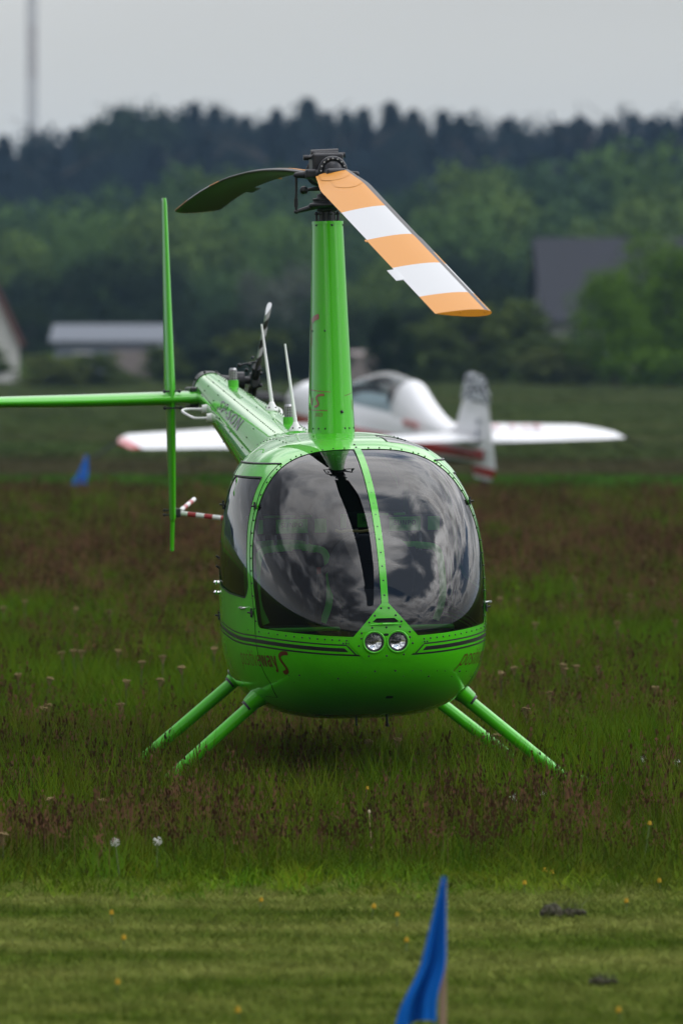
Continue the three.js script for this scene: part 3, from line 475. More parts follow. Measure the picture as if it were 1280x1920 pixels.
// tail boom with its fittings
const boomR = (z) => lerp(0.25, 0.1, (-1 - z) / 4.6), boomY = (z) => lerp(1.55, 2.03, (-1 - z) / 4.6);
{
  const ring = (z, o = 0) => Array.from({ length: 40 }, (_, i) => { const a = i / 40 * Math.PI * 2; return [(boomR(z) + o) * Math.cos(a), boomY(z) + (boomR(z) + o) * Math.sin(a), z]; });
  const boom = part('tail_boom', loft(Array.from({ length: 20 }, (_, i) => ring(lerp(-1.5, -5.58, i / 19)))), M.green, heli);
  part('end_ring', merge([loft([ring(-5.56, 0.004), ring(-5.64, 0.006)]), ...Array.from({ length: 10 }, (_, i) => { const a = i / 10 * 6.283; return sph([(boomR(-5.6) + 0.008) * Math.cos(a), boomY(-5.6) + (boomR(-5.6) + 0.008) * Math.sin(a), -5.6], 0.008, 1, 1, 1, 6, 5); })]), M.black, boom);
  const riv = []; for (const z of [-2.3, -3.1, -3.8, -4.4, -5.0]) for (let i = 0; i < 22; i++) { const a = i / 22 * 6.283; riv.push(sph([(boomR(z) + 0.0005) * Math.cos(a), boomY(z) + (boomR(z) + 0.0005) * Math.sin(a), z], 0.0042, 1, 1, 1, 5, 4)); }
  for (let i = 0; i < 44; i++) for (const a of [1.25, 2.0, 2.75, 0.5]) { const z = -1.7 - i * 0.086; riv.push(sph([(boomR(z) + 0.0005) * Math.cos(a), boomY(z) + (boomR(z) + 0.0005) * Math.sin(a), z], 0.0036, 1, 1, 1, 5, 4)); }
  part('rivets', merge(riv), M.black, boom).userData.kind = 'stuff';
  // registration on the image-left upper flank
  const map = canvasTex(512, 128, (x) => { x.clearRect(0, 0, 512, 128); x.fillStyle = '#10231c'; x.font = 'bold 118px sans-serif'; x.fillText('SP-SON', 14, 108); });
  const decal = (a0, a1, z0, z1, flip, mat, name) => { const pos = [], uv = [], idx = []; for (let j = 0; j <= 8; j++) for (let i = 0; i <= 20; i++) { const z = lerp(z0, z1, i / 20), a = lerp(a0, a1, j / 8); pos.push((boomR(z) + 0.002) * Math.cos(a), boomY(z) + (boomR(z) + 0.002) * Math.sin(a), z); uv.push(flip ? 1 - i / 20 : i / 20, j / 8); } for (let j = 0; j < 8; j++) for (let i = 0; i < 20; i++) { const a = j * 21 + i; idx.push(a, a + 1, a + 22, a, a + 22, a + 21); } const g = new THREE.BufferGeometry(); g.setAttribute('position', new THREE.Float32BufferAttribute(pos, 3)); g.setAttribute('uv', new THREE.Float32BufferAttribute(uv, 2)); g.setIndex(idx); g.computeVertexNormals(); return part(name, g, mat, boom); };
  const dm = phys(0xffffff, 0.45, { clearcoat: 0.8, clearcoatRoughness: 0.05 }); dm.map = map; dm.transparent = true;
  decal(2.75, 2.2, -4.15, -2.5, false, dm, 'lettering');
  decal(0.95, 0.4, -4.15, -2.5, true, dm, 'lettering');
  // lamps on short green posts
  for (const [z, h] of [[-4.6, 0.1], [-2.0, 0.115]]) {
    const y = boomY(z) + boomR(z) - 0.012, L = new THREE.Group(); L.name = 'beacon_light'; L.position.set(0.017, y, z); heli.add(L);
    part('lamp_base', cyl([0, 0, 0], [0, 0.045, 0], 0.03, 0.029, 24), M.green, L);
    part('lamp_cage', merge([cyl([0, 0.1, 0], [0, 0.112, 0], 0.021, 0.018, 24), ...Array.from({ length: 12 }, (_, i) => { const a = i / 12 * 6.283; return cyl([0.02 * Math.cos(a), 0.045, 0.02 * Math.sin(a)], [0.02 * Math.cos(a), 0.102, 0.02 * Math.sin(a)], 0.0032, 0.0032, 5); }), ...[0.06, 0.074, 0.088].map((yy) => { const t = new THREE.TorusGeometry(0.0205, 0.0022, 5, 20); t.rotateX(Math.PI / 2); t.translate(0, yy, 0); return t; })]), M.steel, L);
    part('lamp_tube', cyl([0, 0.045, 0], [0, 0.1, 0], 0.016, 0.016, 16), std(lin(0.05, 0.04, 0.04), 0.3), L);
  }
  for (const [z, x, tx, ty] of [[-2.9, 0.034, -0.006, 0.47], [-1.55, 0.0, -0.04, 0.46]]) {
    const y = boomY(z) + boomR(z) - 0.006, A = new THREE.Group(); A.name = 'whip_antenna'; A.position.set(x, y, z); heli.add(A);
    const prof = [[0.036, 0], [0.036, 0.006], [0.03, 0.018], [0.018, 0.034], [0.012, 0.05], [0.0001, 0.052]].map((p) => new THREE.Vector2(...p));
    part('antenna_base', new THREE.LatheGeometry(prof, 24), M.white, A);
    part('antenna_rod', cyl([0, 0.045, 0], [tx - x, ty, -0.06], 0.011, 0.0055, 10), M.white, A);
    part('base_screws', merge([0.9, 2.2, 4, 5.4].map((a) => sph([0.029 * Math.cos(a), 0.018, 0.029 * Math.sin(a)], 0.006, 1, 0.8, 1, 6, 5))), M.black, A);
  }
  for (const s of [-1, 1]) {
    const R = new THREE.Group(); R.name = 'rail_antenna'; heli.add(R);
    const z0 = -4.65, z1 = -4.3, x0 = s * 0.13, b = (z, y) => part('antenna_base', cyl([s * (boomR(z) - 0.01), y, z], [s * (boomR(z) + 0.026), y, z], 0.03, 0.024, 20), M.white, R);
    b(z0, 1.93); b(z1, 1.885);
    part('antenna_rod', tube([[x0, 1.93, z0], [s * 0.24, 1.932, z0], [s * 0.268, 1.927, z0 + 0.03], [s * 0.25, 1.892, z1 - 0.03], [s * 0.235, 1.885, z1], [x0 + s * 0.01, 1.885, z1]], 0.008, 40, 8), M.white, R);
  }
}
// tail surfaces, tail rotor, guard
{
  const foil = (c, t, at, axis) => { const r = []; const yt = (q) => 5 * t * (0.2969 * Math.sqrt(q) - 0.126 * q - 0.3516 * q * q + 0.2843 * q ** 3 - 0.1015 * q ** 4); for (let i = 0; i <= 12; i++) { const q = (i / 12) ** 2; r.push([q, yt(q)]); } for (let i = 11; i > 0; i--) { const q = (i / 12) ** 2; r.push([q, -yt(q)]); } return r.map(([q, y]) => (axis === 'y' ? [at[0] + y, at[1], at[2] - q * c] : [at[0], at[1] + y - q * c * at[3], at[2] - q * c])); };
  part('upper_fin', loft([[1.99, 0.4, 0.058, -5.34], [2.1, 0.39, 0.056, -5.35], [3.1, 0.2, 0.028, -5.5], [3.13, 0.17, 0.02, -5.52]].map(([y, c, t, z]) => foil(c, t, [-0.248, y, z], 'y'))), M.green, heli);
  part('lower_fin', loft([[1.99, 0.38, 0.05, -5.35], [1.31, 0.24, 0.034, -5.44], [1.29, 0.2, 0.02, -5.46]].map(([y, c, t, z]) => foil(c, t, [-0.244, y, z], 'y'))), M.green, heli);
  part('tail_skid', merge([cyl([-0.244, 1.34, -5.5], [-0.25, 1.127, -5.52], 0.013, 0.011), sph([-0.25, 1.127, -5.52], 0.012)]), M.green, heli);
  part('horizontal_stabilizer', loft([[-0.1, 0.4, 0.08, 1.985], [-0.75, 0.37, 0.072, 1.982], [-1.36, 0.34, 0.06, 1.985], [-1.38, 0.3, 0.03, 1.985]].map(([x, c, t, y]) => foil(c, t, [x, y, -5.34, -0.04], 'x'))), M.green, heli);
  part('stabilizer_bracket', merge([rbox([-0.115, 1.99, -5.55], [0.05, 0.12, 0.3], 0.012), ...[[-0.29, 2.03], [-0.206, 2.03], [-0.29, 1.935], [-0.2, 1.935], [-0.14, 1.925]].map(([x, y]) => sph([x, y, -5.36], 0.011)), cyl([-0.29, 2.03, -5.36], [-0.206, 2.03, -5.36], 0.005), cyl([-0.29, 1.935, -5.36], [-0.2, 1.935, -5.36], 0.005)]), M.black, heli);
  part('tail_gearbox', merge([cyl([0, 2.04, -5.62], [0, 2.07, -5.86], 0.085, 0.07, 20), cyl([0, 2.075, -5.74], [0.2, 2.075, -5.72], 0.045, 0.03, 16)]), M.black, heli);
  const T = new THREE.Group(); T.name = 'tail_rotor'; heli.add(T); T.position.set(0.265, 2.08, -5.72);
  const dir = V(0.02, 0.55, 0.835).normalize(), side = V(1, 0, 0), ch = new THREE.Vector3().crossVectors(dir, side).normalize();
  const pc = ch.clone().multiplyScalar(0.93).add(side.clone().multiplyScalar(0.36)).normalize(), pn = new THREE.Vector3().crossVectors(dir, pc);
  const P = (r, q, t) => { const c = 0.11 * (0.5 - q), v = dir.clone().multiplyScalar(r).addScaledVector(pc, c).addScaledVector(pn, t); return [v.x, v.y, v.z]; };
  for (const s of [1, -1]) {
    const piece = (r0, r1, skew = 0) => loft([r0, r1].map((r) => { const l = []; for (let i = 0; i <= 8; i++) { const q = (i / 8) ** 2; l.push(P(s * (r + skew * (q - 0.5)), q, 0.085 * (Math.sqrt(q) * 0.6 - q * 0.6 + 0.001))); } for (let i = 7; i > 0; i--) { const q = (i / 8) ** 2; l.push(P(s * (r + skew * (q - 0.5)), q, -0.085 * (Math.sqrt(q) * 0.6 - q * 0.6 + 0.001))); } return l; }));
    const tb = part('tail_rotor_blade', piece(0.1, 0.26), M.bladeBlack, heli); tb.position.copy(T.position);
    for (let k = 0; k < 5; k++) part('colour_band', piece(0.26 + k * 0.095, 0.26 + (k + 1) * 0.095, k < 4 ? 0.08 : 0.02), k % 2 ? M.bladeBlack : M.bladeWhite, tb);
    const pl = V(0, 0, 0).addScaledVector(dir, s * 0.1).addScaledVector(pc, 0.07);
    part('pitch_link', merge([cyl([pl.x, pl.y, pl.z], [-0.09, pl.y * 0.8, pl.z * 0.8], 0.006), sph([pl.x, pl.y, pl.z], 0.012), sph([-0.09, pl.y * 0.8, pl.z * 0.8], 0.012), sph([pl.x - 0.04, pl.y + 0.02, pl.z], 0.009)]), M.blackMetal, T);
  }
  part('tail_hub', merge([cyl([-0.14, 0, 0], [0.03, 0, 0], 0.022, 0.022, 16), cyl([-0.1, 0, 0], [-0.06, 0, 0], 0.05, 0.05, 20), rbox([0, 0, 0], [0.05, 0.09, 0.09], 0.01), cyl([...dir.clone().multiplyScalar(-0.14)], [...dir.clone().multiplyScalar(0.14)], 0.026, 0.026, 10), ...[[0.03, 0.04], [0.03, -0.03], [-0.05, 0.06], [-0.03, 0.09], [-0.12, 0.03], [-0.11, -0.04]].map(([x, y]) => sph([x, y, 0.05], 0.011))]), M.blackMetal, T);
  const G = new THREE.Group(); G.name = 'tail_rotor_guard'; heli.add(G);
  part('guard_bracket', merge([rbox([-0.215, 1.335, -5.56], [0.045, 0.05, 0.06], 0.01), ...[1.325, 1.352].map((y) => sph([-0.29, y, -5.52], 0.009)), ...[1.325, 1.352].map((y) => cyl([-0.29, y, -5.52], [-0.2, y, -5.54], 0.004))]), M.black, G);
  const rod = (a, b, n) => { for (let i = 0; i < n; i++) { const A = a.map((q, k) => lerp(q, b[k], i / n)), B = a.map((q, k) => lerp(q, b[k], (i + 1) / n)); part('guard_tube', cyl(A, B, 0.0135, 0.0135, 12), i % 2 ? M.red : M.white, G); } };
  rod([-0.2, 1.333, -5.55], [0.26, 1.27, -5.42], 10); rod([-0.19, 1.345, -5.6], [-0.04, 1.395, -6.25], 5);
}
// landing gear
{
  const strut = (s, z, top, ang) => {
    const a = [s * (top[0] - 0.12), top[1] + 0.09, z], b = [s * 1.07, 0.06, z + ang];
    const st = part('gear_strut', cyl(a, b, 0.033, 0.029, 20), M.green, heli);
    part('strut_boot', loft([0, 0.35, 0.7, 1].map((k) => { const r = 0.052 - 0.015 * k, cx = s * (top[0] - 0.035 + 0.06 * k), cy = top[1] + 0.03 - 0.045 * k; return Array.from({ length: 18 }, (_, i) => { const t = i / 18 * 6.283; return [cx + s * 0.62 * r * Math.cos(t), cy + 0.78 * r * Math.cos(t), z + r * Math.sin(t) * (1 + 0.6 * (1 - k))]; }); }), false), M.green, st);
    part('strut_clamp', cyl([s * (top[0] + 0.024), top[1] - 0.019, z], [s * (top[0] + 0.033), top[1] - 0.026, z], 0.0355, 0.0355, 20), M.black, st);
  };
  for (const s of [-1, 1]) { strut(s, 0.9, [0.535, 0.52], 0); strut(s, -0.7, [0.44, 0.575], 0); }
  for (const s of [-1, 1]) part('landing_skid', merge([tube([[s * 1.1, 0.06, -1.25], [s * 1.1, 0.055, -0.7], [s * 1.1, 0.055, 0.9], [s * 1.1, 0.06, 1.35], [s * 1.1, 0.085, 1.52], [s * 1.1, 0.12, 1.6]], 0.03, 40, 10), ...[0.9, -0.7].map((z) => sph([s * 1.105, 0.07, z], 0.05, 1, 0.9, 1.4))]), M.green, heli);
}

// ---------------------------------------------------------------- aerobatic aeroplane behind the helicopter (nose towards -z, its tail low)
{
  const A = thing('aerobatic_plane', 'white and red low-wing aerobatic aeroplane parked with its tail towards us, behind the helicopter', 'aeroplane');
  A.position.set(0.39, 0.98, -82); A.rotation.order = 'YXZ'; A.rotation.y = 0.5; A.rotation.x = 0.13; A.rotation.z = 0.013;
  const fw = table([[-1.85, 0.33], [-1.6, 0.42], [-0.9, 0.45], [0, 0.44], [1.2, 0.36], [2.4, 0.2], [3.45, 0.06]]), ft = table([[-1.85, 0.3], [-1.6, 0.38], [-0.9, 0.42], [0.2, 0.42], [0.9, 0.46], [1.8, 0.33], [3.45, 0.12]]), fb = table([[-1.85, -0.36], [-1.45, -0.46], [-0.6, -0.5], [0.5, -0.46], [2, -0.3], [3.45, -0.1]]);
  const fring = (z) => Array.from({ length: 40 }, (_, i) => { const a = i / 40 * 6.2832, c = Math.cos(a), s = Math.sin(a), e = 0.82; return [fw(z) * Math.sign(c) * Math.abs(c) ** e, (s > 0 ? ft(z) : -fb(z)) * Math.sign(s) * Math.abs(s) ** e, z]; });
  const fus = loft(Array.from({ length: 50 }, (_, i) => fring(-1.85 + 5.3 * i / 49)), false); let sp = soupOf(fus), red, under;
  const band = (x, y, z) => -0.13 + 0.04 * z;
  [red, sp] = cut(sp, (x, y, z) => Math.min(0.1 - 0.008 * z - Math.abs(y - band(x, y, z)), z + 1.7)); [under, sp] = cut(sp, (x, y, z) => Math.min(band(x, y, z) - 0.13 - y, z - 0.2));
  part('fuselage', skin(sp), M.planeWhite, A); part('side_stripe', skin(red), M.planeRed, A); part('belly', skin(under), std(lin(0.05, 0.008, 0.008), 0.6), A);
  part('engine_cowl_front', loft([[-1.85, 1], [-1.96, 0.9], [-2.0, 0.7]].map(([z, k]) => fring(-1.85).map((p) => [p[0] * k, p[1] * k, z]))), M.planeWhite, A);
  part('spinner', (() => { const g = new THREE.LatheGeometry([[0.2, 0], [0.185, 0.1], [0.13, 0.25], [0.06, 0.34], [0.0001, 0.37]].map((p) => new THREE.Vector2(...p)), 24); g.rotateX(-Math.PI / 2); g.translate(0, 0, -2.0); return g; })(), M.planeWhite, A);
  for (let k = 0; k < 3; k++) { const a = 0.9 + k * 2.094; part('propeller_blade', loft([[0.12, 0.1, 0.5], [0.5, 0.17, 0.35], [0.85, 0.14, 0.22], [0.98, 0.06, 0.18]].map(([r, c, p]) => [[-c / 2, 0.012], [0, 0.02], [c / 2, 0.006], [0, -0.012]].map(([u, v]) => { const w = u * Math.cos(p), q = u * Math.sin(p) + v; return [r * Math.cos(a) - w * Math.sin(a), r * Math.sin(a) + w * Math.cos(a), -2.08 + q]; }))), M.bladeBlack, A); }
  // canopy with its frame
  const ct = table([[-0.6, 0.4], [0.0, 0.66], [0.6, 0.79], [1.25, 0.74], [1.6, 0.5]]), cring = (z, k = 1) => Array.from({ length: 25 }, (_, i) => { const a = i / 24 * Math.PI; return [fw(z) * 0.86 * Math.cos(a) * k, 0.3 + (ct(z) - 0.3) * Math.sin(a) ** 0.9, z]; });
  part('canopy', loft(Array.from({ length: 20 }, (_, i) => cring(-0.6 + 1.84 * i / 19)), false, false), phys(lin(0.42, 0.5, 0.52), 0, { transmission: 1, thickness: 0, ior: 1.6 }), A);
  part('turtle_deck', loft([1.23, 1.28, 1.42, 1.65, 1.95, 2.25, 2.55].map((z, i) => { const top = [0.77, 0.765, 0.7, 0.56, 0.42, 0.33, 0.27][i]; return Array.from({ length: 25 }, (_, j) => { const a = j / 24 * Math.PI; return [fw(z) * 0.88 * Math.cos(a), 0.12 + (top - 0.12) * Math.sin(a) ** 0.85, z]; }); }), false, false), M.planeWhite, A);
  part('canopy_frame', merge([tube(cring(-0.6).map((p) => [p[0] * 1.02, p[1] + 0.01, p[2]]), 0.025, 40, 6), tube(cring(1.23).map((p) => [p[0] * 1.02, p[1] + 0.005, p[2]]), 0.02, 40, 6)]), M.planeWhite, A);
  part('pilot_seat', rbox([0, 0.38, 0.95], [0.45, 0.55, 0.15], 0.05), M.leather, A);
  part('instrument_cowl', rbox([0, 0.38, -0.25], [0.55, 0.2, 0.3], 0.06), M.trim, A);
  const foil = (x, z0, c, t, y) => { const r = [], yt = (q) => 5 * t * (0.2969 * Math.sqrt(q) - 0.126 * q - 0.3516 * q * q + 0.2843 * q ** 3 - 0.1015 * q ** 4) * c; for (let i = 0; i <= 12; i++) { const q = (i / 12) ** 2; r.push([x, y + yt(q), z0 + q * c]); } for (let i = 11; i > 0; i--) { const q = (i / 12) ** 2; r.push([x, y - yt(q), z0 + q * c]); } return r; };
  for (const s of [-1, 1]) {
    const wing = part('wing', loft([[0.2, -0.95, 1.6], [3.66, -0.48, 0.95], [3.86, -0.29, 0.74]].map(([x, z, c]) => foil(s * x, z, c, 0.13, -0.22).map((p) => [p[0], p[1] - (p[2] + 0.2) * 0.05, p[2]]))), M.planeWhite, A);
    part('wing_tip', loft([[3.86, -0.29, 0.74], [3.94, -0.16, 0.6], [4.02, -0.02, 0.44], [4.04, 0.02, 0.38]].map(([x, z, c], i) => foil(s * x, z, c, i > 2 ? 0.04 : 0.13, -0.22).map((p) => [p[0], p[1] - (p[2] + 0.2) * 0.05, p[2]]))), s < 0 ? M.planeRed : M.planeWhite, wing);
    part('aileron_gap', rbox([s * 2.2, -0.15, 0.33], [3.0, 0.004, 0.012], 0.002), M.trim, wing);
    part('sighting_rod', merge([cyl([s * 3.98, -0.22, -0.1], [s * 4.5, -0.42, 0.15], 0.012), cyl([s * 4.5, -0.42, 0.15], [s * 3.98, -0.2, 0.05], 0.006)]), M.trim, wing);
    part('tailplane', loft([[0.05, 2.55, 0.85], [1.4, 2.78, 0.55], [1.47, 2.85, 0.4]].map(([x, z, c]) => foil(s * x, z, c, 0.09, 0.2))), M.planeWhite, A);
    part('gear_leg', cyl([s * 0.35, -0.4, -0.75], [s * 0.78, -0.82, -0.78], 0.04, 0.028), M.planeWhite, A);
    const wh = part('wheel_fairing', sph([s * 0.82, -0.84, -0.74], 0.16, 0.55, 0.85, 1.7, 16, 10), M.planeWhite, A);
    const ty = new THREE.TorusGeometry(0.1, 0.05, 10, 20); ty.rotateY(Math.PI / 2); ty.translate(s * 0.82, -0.87, -0.78); part('wheel', ty, M.rubber, wh);
  }
  for (let k = 0; k < 7; k++) part('wing_marking', rbox([1.55 + k * 0.2 + (k > 3 ? 0.1 : 0), -0.09 - k * 0.006, -0.12 + (k % 2) * 0.02], [0.12, 0.006, 0.16 - (k % 3) * 0.03], 0.002), std(lin(0.5, 0.22, 0.24), 0.6), A);
  const vfoil = (y, z0, c, t) => foil(y, z0, c, t, 0).map((p) => [p[1], p[0], p[2]]);
  part('fin', loft([[0.05, 2.45, 0.62], [0.75, 2.72, 0.4]].map(([y, z, c]) => vfoil(y, z, c, 0.13))), M.planeWhite, A);
  part('rudder', loft([[-0.34, 3.1, 0.5], [-0.15, 3.06, 0.66], [0.75, 3.02, 0.4]].map(([y, z, c]) => vfoil(y, z, c, 0.13).map((p) => [p[0] * 0.9, p[1], p[2]]))), M.planeWhite, A);
  part('rudder_band', loft([[-0.28, 3.09, 0.585], [-0.16, 3.06, 0.665]].map(([y, z, c]) => vfoil(y, z, c, 0.145))), M.planeRed, A);
  const chk = noiseTex(64, 64, (u, v) => { const a = noise.noise(u * 9, v * 9, 3) + 0.5 * noise.noise(u * 22, v * 22, 7) > 0.02; return a ? [0.8, 0.82, 0.84] : [0.16, 0.18, 0.22]; }); const cm = std(0xffffff, 0.45); cm.map = chk;
  const cap = loft([[0.72, 2.66, 0.8], [0.9, 2.7, 0.74], [1.06, 2.76, 0.56], [1.1, 2.84, 0.34]].map(([y, z, c]) => vfoil(y, z, c, 0.16))); { const p = cap.attributes.position, uv = new Float32Array(p.count * 2); for (let i = 0; i < p.count; i++) { uv[i * 2] = p.getZ(i) * 1.6; uv[i * 2 + 1] = p.getY(i) * 1.6; } cap.setAttribute('uv', new THREE.BufferAttribute(uv, 2)); }
  part('rudder_cap', cap, cm, A);
  for (const [y, w] of [[0.45, 0.1], [0.3, 0.12], [0.18, 0.08]]) part('rudder_marking', rbox([-0.048, y, 3.24], [0.006, 0.08, w], 0.002), std(lin(0.3, 0.32, 0.36), 0.6), A);
  part('fuselage_marking', rbox([-0.3, 0.22, 1.75], [0.02, 0.09, 0.42], 0.004), std(lin(0.55, 0.25, 0.24), 0.6), A);
  part('tail_wheel', merge([cyl([0, -0.12, 3.1], [0, -0.4, 3.42], 0.02), (() => { const t = new THREE.TorusGeometry(0.055, 0.026, 8, 16); t.rotateY(Math.PI / 2); t.translate(0, -0.42, 3.44); return t; })()]), M.rubber, A);
}

// ---------------------------------------------------------------- marker flags
{
  const cloth = phys(lin(0.004, 0.11, 0.46), 0.85, { specularIntensity: 0.2 }), wood = std(lin(0.3, 0.2, 0.13), 0.85);
  const flagCloth = (tip, w, hh, lean) => {
    const nu = 26, nv = 30, rows = [], back = [];
    for (let j = 0; j <= nv; j++) { const v = j / nv, row = [], bk = [], ww = w * (0.1 + 0.9 * v ** 1.05); for (let i = 0; i <= nu; i++) { const u = i / nu, x = 0.012 - 0.032 * sstep(0.55, 0.9, v) - u * ww + lean * v * (0.4 + 0.2 * u), fold = 0.028 * v ** 0.7 * Math.sin(u * 8.6 + 0.8 - v * 0.6) + 0.012 * v * Math.sin(u * 17 + 2 * v), y = tip - hh * v - 0.02 * v * u + 0.012 * Math.sin(u * 5) * v; row.push([x, y, 0.02 + fold]); bk.push([x, y, 0.0165 + fold]); } rows.push(row); back.push(bk); }
    return merge([loft(rows, false, false), loft(back, false, false)]);
  };
  const F = thing('marker_flag', 'blue cloth marker flag on a wooden stake in the mown strip, nearest to the viewer', 'flag', 'blue marker flags');
  F.position.set(0.33, 0, 16);
  part('cloth', flagCloth(0.585, 0.14, 0.475, 0.0), cloth, F);
  part('stake', rbox([0.002, 0.24, 0], [0.024, 0.66, 0.012], 0.002), wood, F);
  const B = thing('marker_flag', 'small blurred blue flag far off on the left, before the white wing tip', 'flag', 'blue marker flags');
  B.position.set(-3.69, 0, -80);
  part('cloth', flagCloth(0.53, 0.25, 0.42, 0.05), phys(lin(0.008, 0.16, 0.62), 0.85, { specularIntensity: 0.2 }), B); B.children[0].position.x = 0.1;
  part('stake', rbox([0.05, 0.24, 0], [0.02, 0.6, 0.012], 0.002), wood, B);
}

// ---------------------------------------------------------------- buildings at the edge of the field
const px = (x, d) => (x - 640) * d / 16605;
{
  const slate = std(lin(0.014, 0.015, 0.022), 0.8), wallWhite = std(lin(0.5, 0.49, 0.47), 0.9), greyRoof = std(lin(0.12, 0.135, 0.16), 0.75), greyWall = std(lin(0.16, 0.18, 0.22), 0.8), pink = std(lin(0.22, 0.185, 0.175), 0.9), pane = std(lin(0.03, 0.035, 0.04), 0.15), wood = std(lin(0.1, 0.04, 0.03), 0.8);
  const gable = (g, w, l, eave, ridge, over, wallM, roofM) => {      // gable faces +-x: ridge runs along x, length l, depth w
    const sh = new THREE.Shape(); sh.moveTo(-w / 2, 0); sh.lineTo(w / 2, 0); sh.lineTo(w / 2, eave); sh.lineTo(0, ridge - 0.12); sh.lineTo(-w / 2, eave); sh.closePath();
    const e = new THREE.ExtrudeGeometry(sh, { depth: l, bevelEnabled: false }); e.rotateY(Math.PI / 2); e.translate(-l / 2, 0, 0); part('wall', e, wallM, g);
    for (const s of [-1, 1]) { const run = w / 2 + over, drop = (ridge - eave) / (w / 2) * run, len = Math.hypot(run, drop); const b = new THREE.BoxGeometry(l + 2 * over, 0.12, len); b.rotateX(s * Math.atan2(drop, run)); b.translate(0, ridge - drop / 2 + 0.03, s * run / 2); part('roof', b, roofM, g); }
  };
  const win = (g, x, y, z, w, h) => { const f = part('window', rbox([x, y, z], [w + 0.14, h + 0.14, 0.08], 0.02), wallWhite, g); part('pane', rbox([x, y, z + 0.05], [w, h, 0.04], 0.01), pane, f); };
  const dimWall = std(lin(0.22, 0.22, 0.22), 0.9);
  const H1 = thing('house', 'house with a steep dark slate roof behind the bright tree on the right', 'house'); H1.position.set(14.2, 0, -380); H1.rotation.y = 0.06;
  gable(H1, 8, 9.4, 2.7, 6.4, 0.35, dimWall, slate); win(H1, -3.2, 1.6, 4.03, 0.9, 1.1); win(H1, -0.6, 1.6, 4.03, 0.9, 1.1);
  const H2 = thing('house', 'white-walled house with a blue-grey roof cut off by the left edge', 'house'); H2.position.set(px(-27, 352), 0, -311); H2.rotation.y = Math.PI / 2 + 0.1;
  gable(H2, 2.0, 6, 1.75, 3.9, 0.12, wallWhite, std(lin(0.05, 0.075, 0.13), 0.6)); for (const s of [-1, 1]) { const b = new THREE.BoxGeometry(0.08, 0.24, 2.75); b.rotateX(s * 1.135); b.translate(-3.16, 2.7, s * 0.58); part('barge_board', b, wood, H2); }
  const H3 = thing('shed', 'long low building with a pale grey roof behind the hedge on the left', 'building'); H3.position.set(px(205, 372), 0, -330); H3.rotation.y = -0.05;
  gable(H3, 4, 4.4, 1.62, 2.25, 0.25, greyWall, greyRoof); part('annex', rbox([1.0, 0.62, 2.7], [1.6, 1.24, 0.5], 0.02), pink, H3); win(H3, -1, 0.8, 2.52, 0.6, 0.6);
  const H4 = thing('shed', 'pinkish rendered wall of a low building between the mast and the dark bush', 'building'); H4.position.set(px(678, 366), 0, -321);
  gable(H4, 3, 1.6, 1.0, 1.15, 0.05, pink, pink);
}
// radio mast far behind the wood
{
  const T = thing('radio_mast', 'tall red and white lattice radio mast rising beyond the forest at the left', 'mast'); T.position.set(px(61, 1000), 0, -955);
  const w = 0.5, redM = std(lin(0.17, 0.13, 0.15), 0.7), whM = std(lin(0.3, 0.3, 0.33), 0.7), corners = [[-w, -w * 0.58], [w, -w * 0.58], [0, w * 1.15]];
  for (let k = 0; k < 11; k++) { const y0 = k * 6, m = k % 2 ? redM : whM; for (const [x, z] of corners) part('mast_leg', cyl([x, y0, z], [x, y0 + 6, z], 0.08, 0.08, 8), m, T);
    const br = []; for (let i = 0; i < 8; i++) for (let c = 0; c < 3; c++) { const a = corners[c], b = corners[(c + 1) % 3], y = y0 + i * 0.75; br.push(cyl([a[0], y, a[1]], [b[0], y + 0.75, b[1]], 0.035, 0.035, 5), cyl([a[0], y, a[1]], [b[0], y, b[1]], 0.03, 0.03, 5)); } part('mast_bracing', merge(br), m, T).userData.kind = 'stuff'; }
}

// ---------------------------------------------------------------- trees
const leafMat = (c) => phys(c, 0.9, { specularIntensity: 0.05 });
function leafCloud(n, size, place) {                                 // n small bent leaf clumps; place() gives position and outward direction
  const pos = new Float32Array(n * 18), nor = new Float32Array(n * 18), q = new THREE.Quaternion(), up = V(0, 0, 1); let k = 0;
  for (let i = 0; i < n; i++) {
    const { p, d, s = 1 } = place(); const dir = d.clone().add(V(rr(-0.9, 0.9), rr(-0.5, 0.9), rr(-0.9, 0.9))).normalize(); q.setFromUnitVectors(up, dir);
    const a = size * s * rr(0.6, 1.3), b = a * rr(0.5, 0.9), t = rr(0, 6.28), c = Math.cos(t), e = Math.sin(t);
    const pt = (u, v, w) => V(u * a * c - v * b * e, u * a * e + v * b * c, w * a).applyQuaternion(q).add(p);
    const A = pt(-1, 0, -0.15), B = pt(0, -0.7, 0.1), C = pt(1, 0, -0.15), D = pt(0, 0.7, 0.1);
    for (const tri of [[A, B, C], [A, C, D]]) { const nn = tri[1].clone().sub(tri[0]).cross(tri[2].clone().sub(tri[0])).normalize(); for (const v of tri) { pos[k] = v.x; pos[k + 1] = v.y; pos[k + 2] = v.z; nor[k] = nn.x; nor[k + 1] = nn.y; nor[k + 2] = nn.z; k += 3; } }
  }
  const g = new THREE.BufferGeometry(); g.setAttribute('position', new THREE.BufferAttribute(pos, 3)); g.setAttribute('normal', new THREE.BufferAttribute(nor, 3)); return g;
}
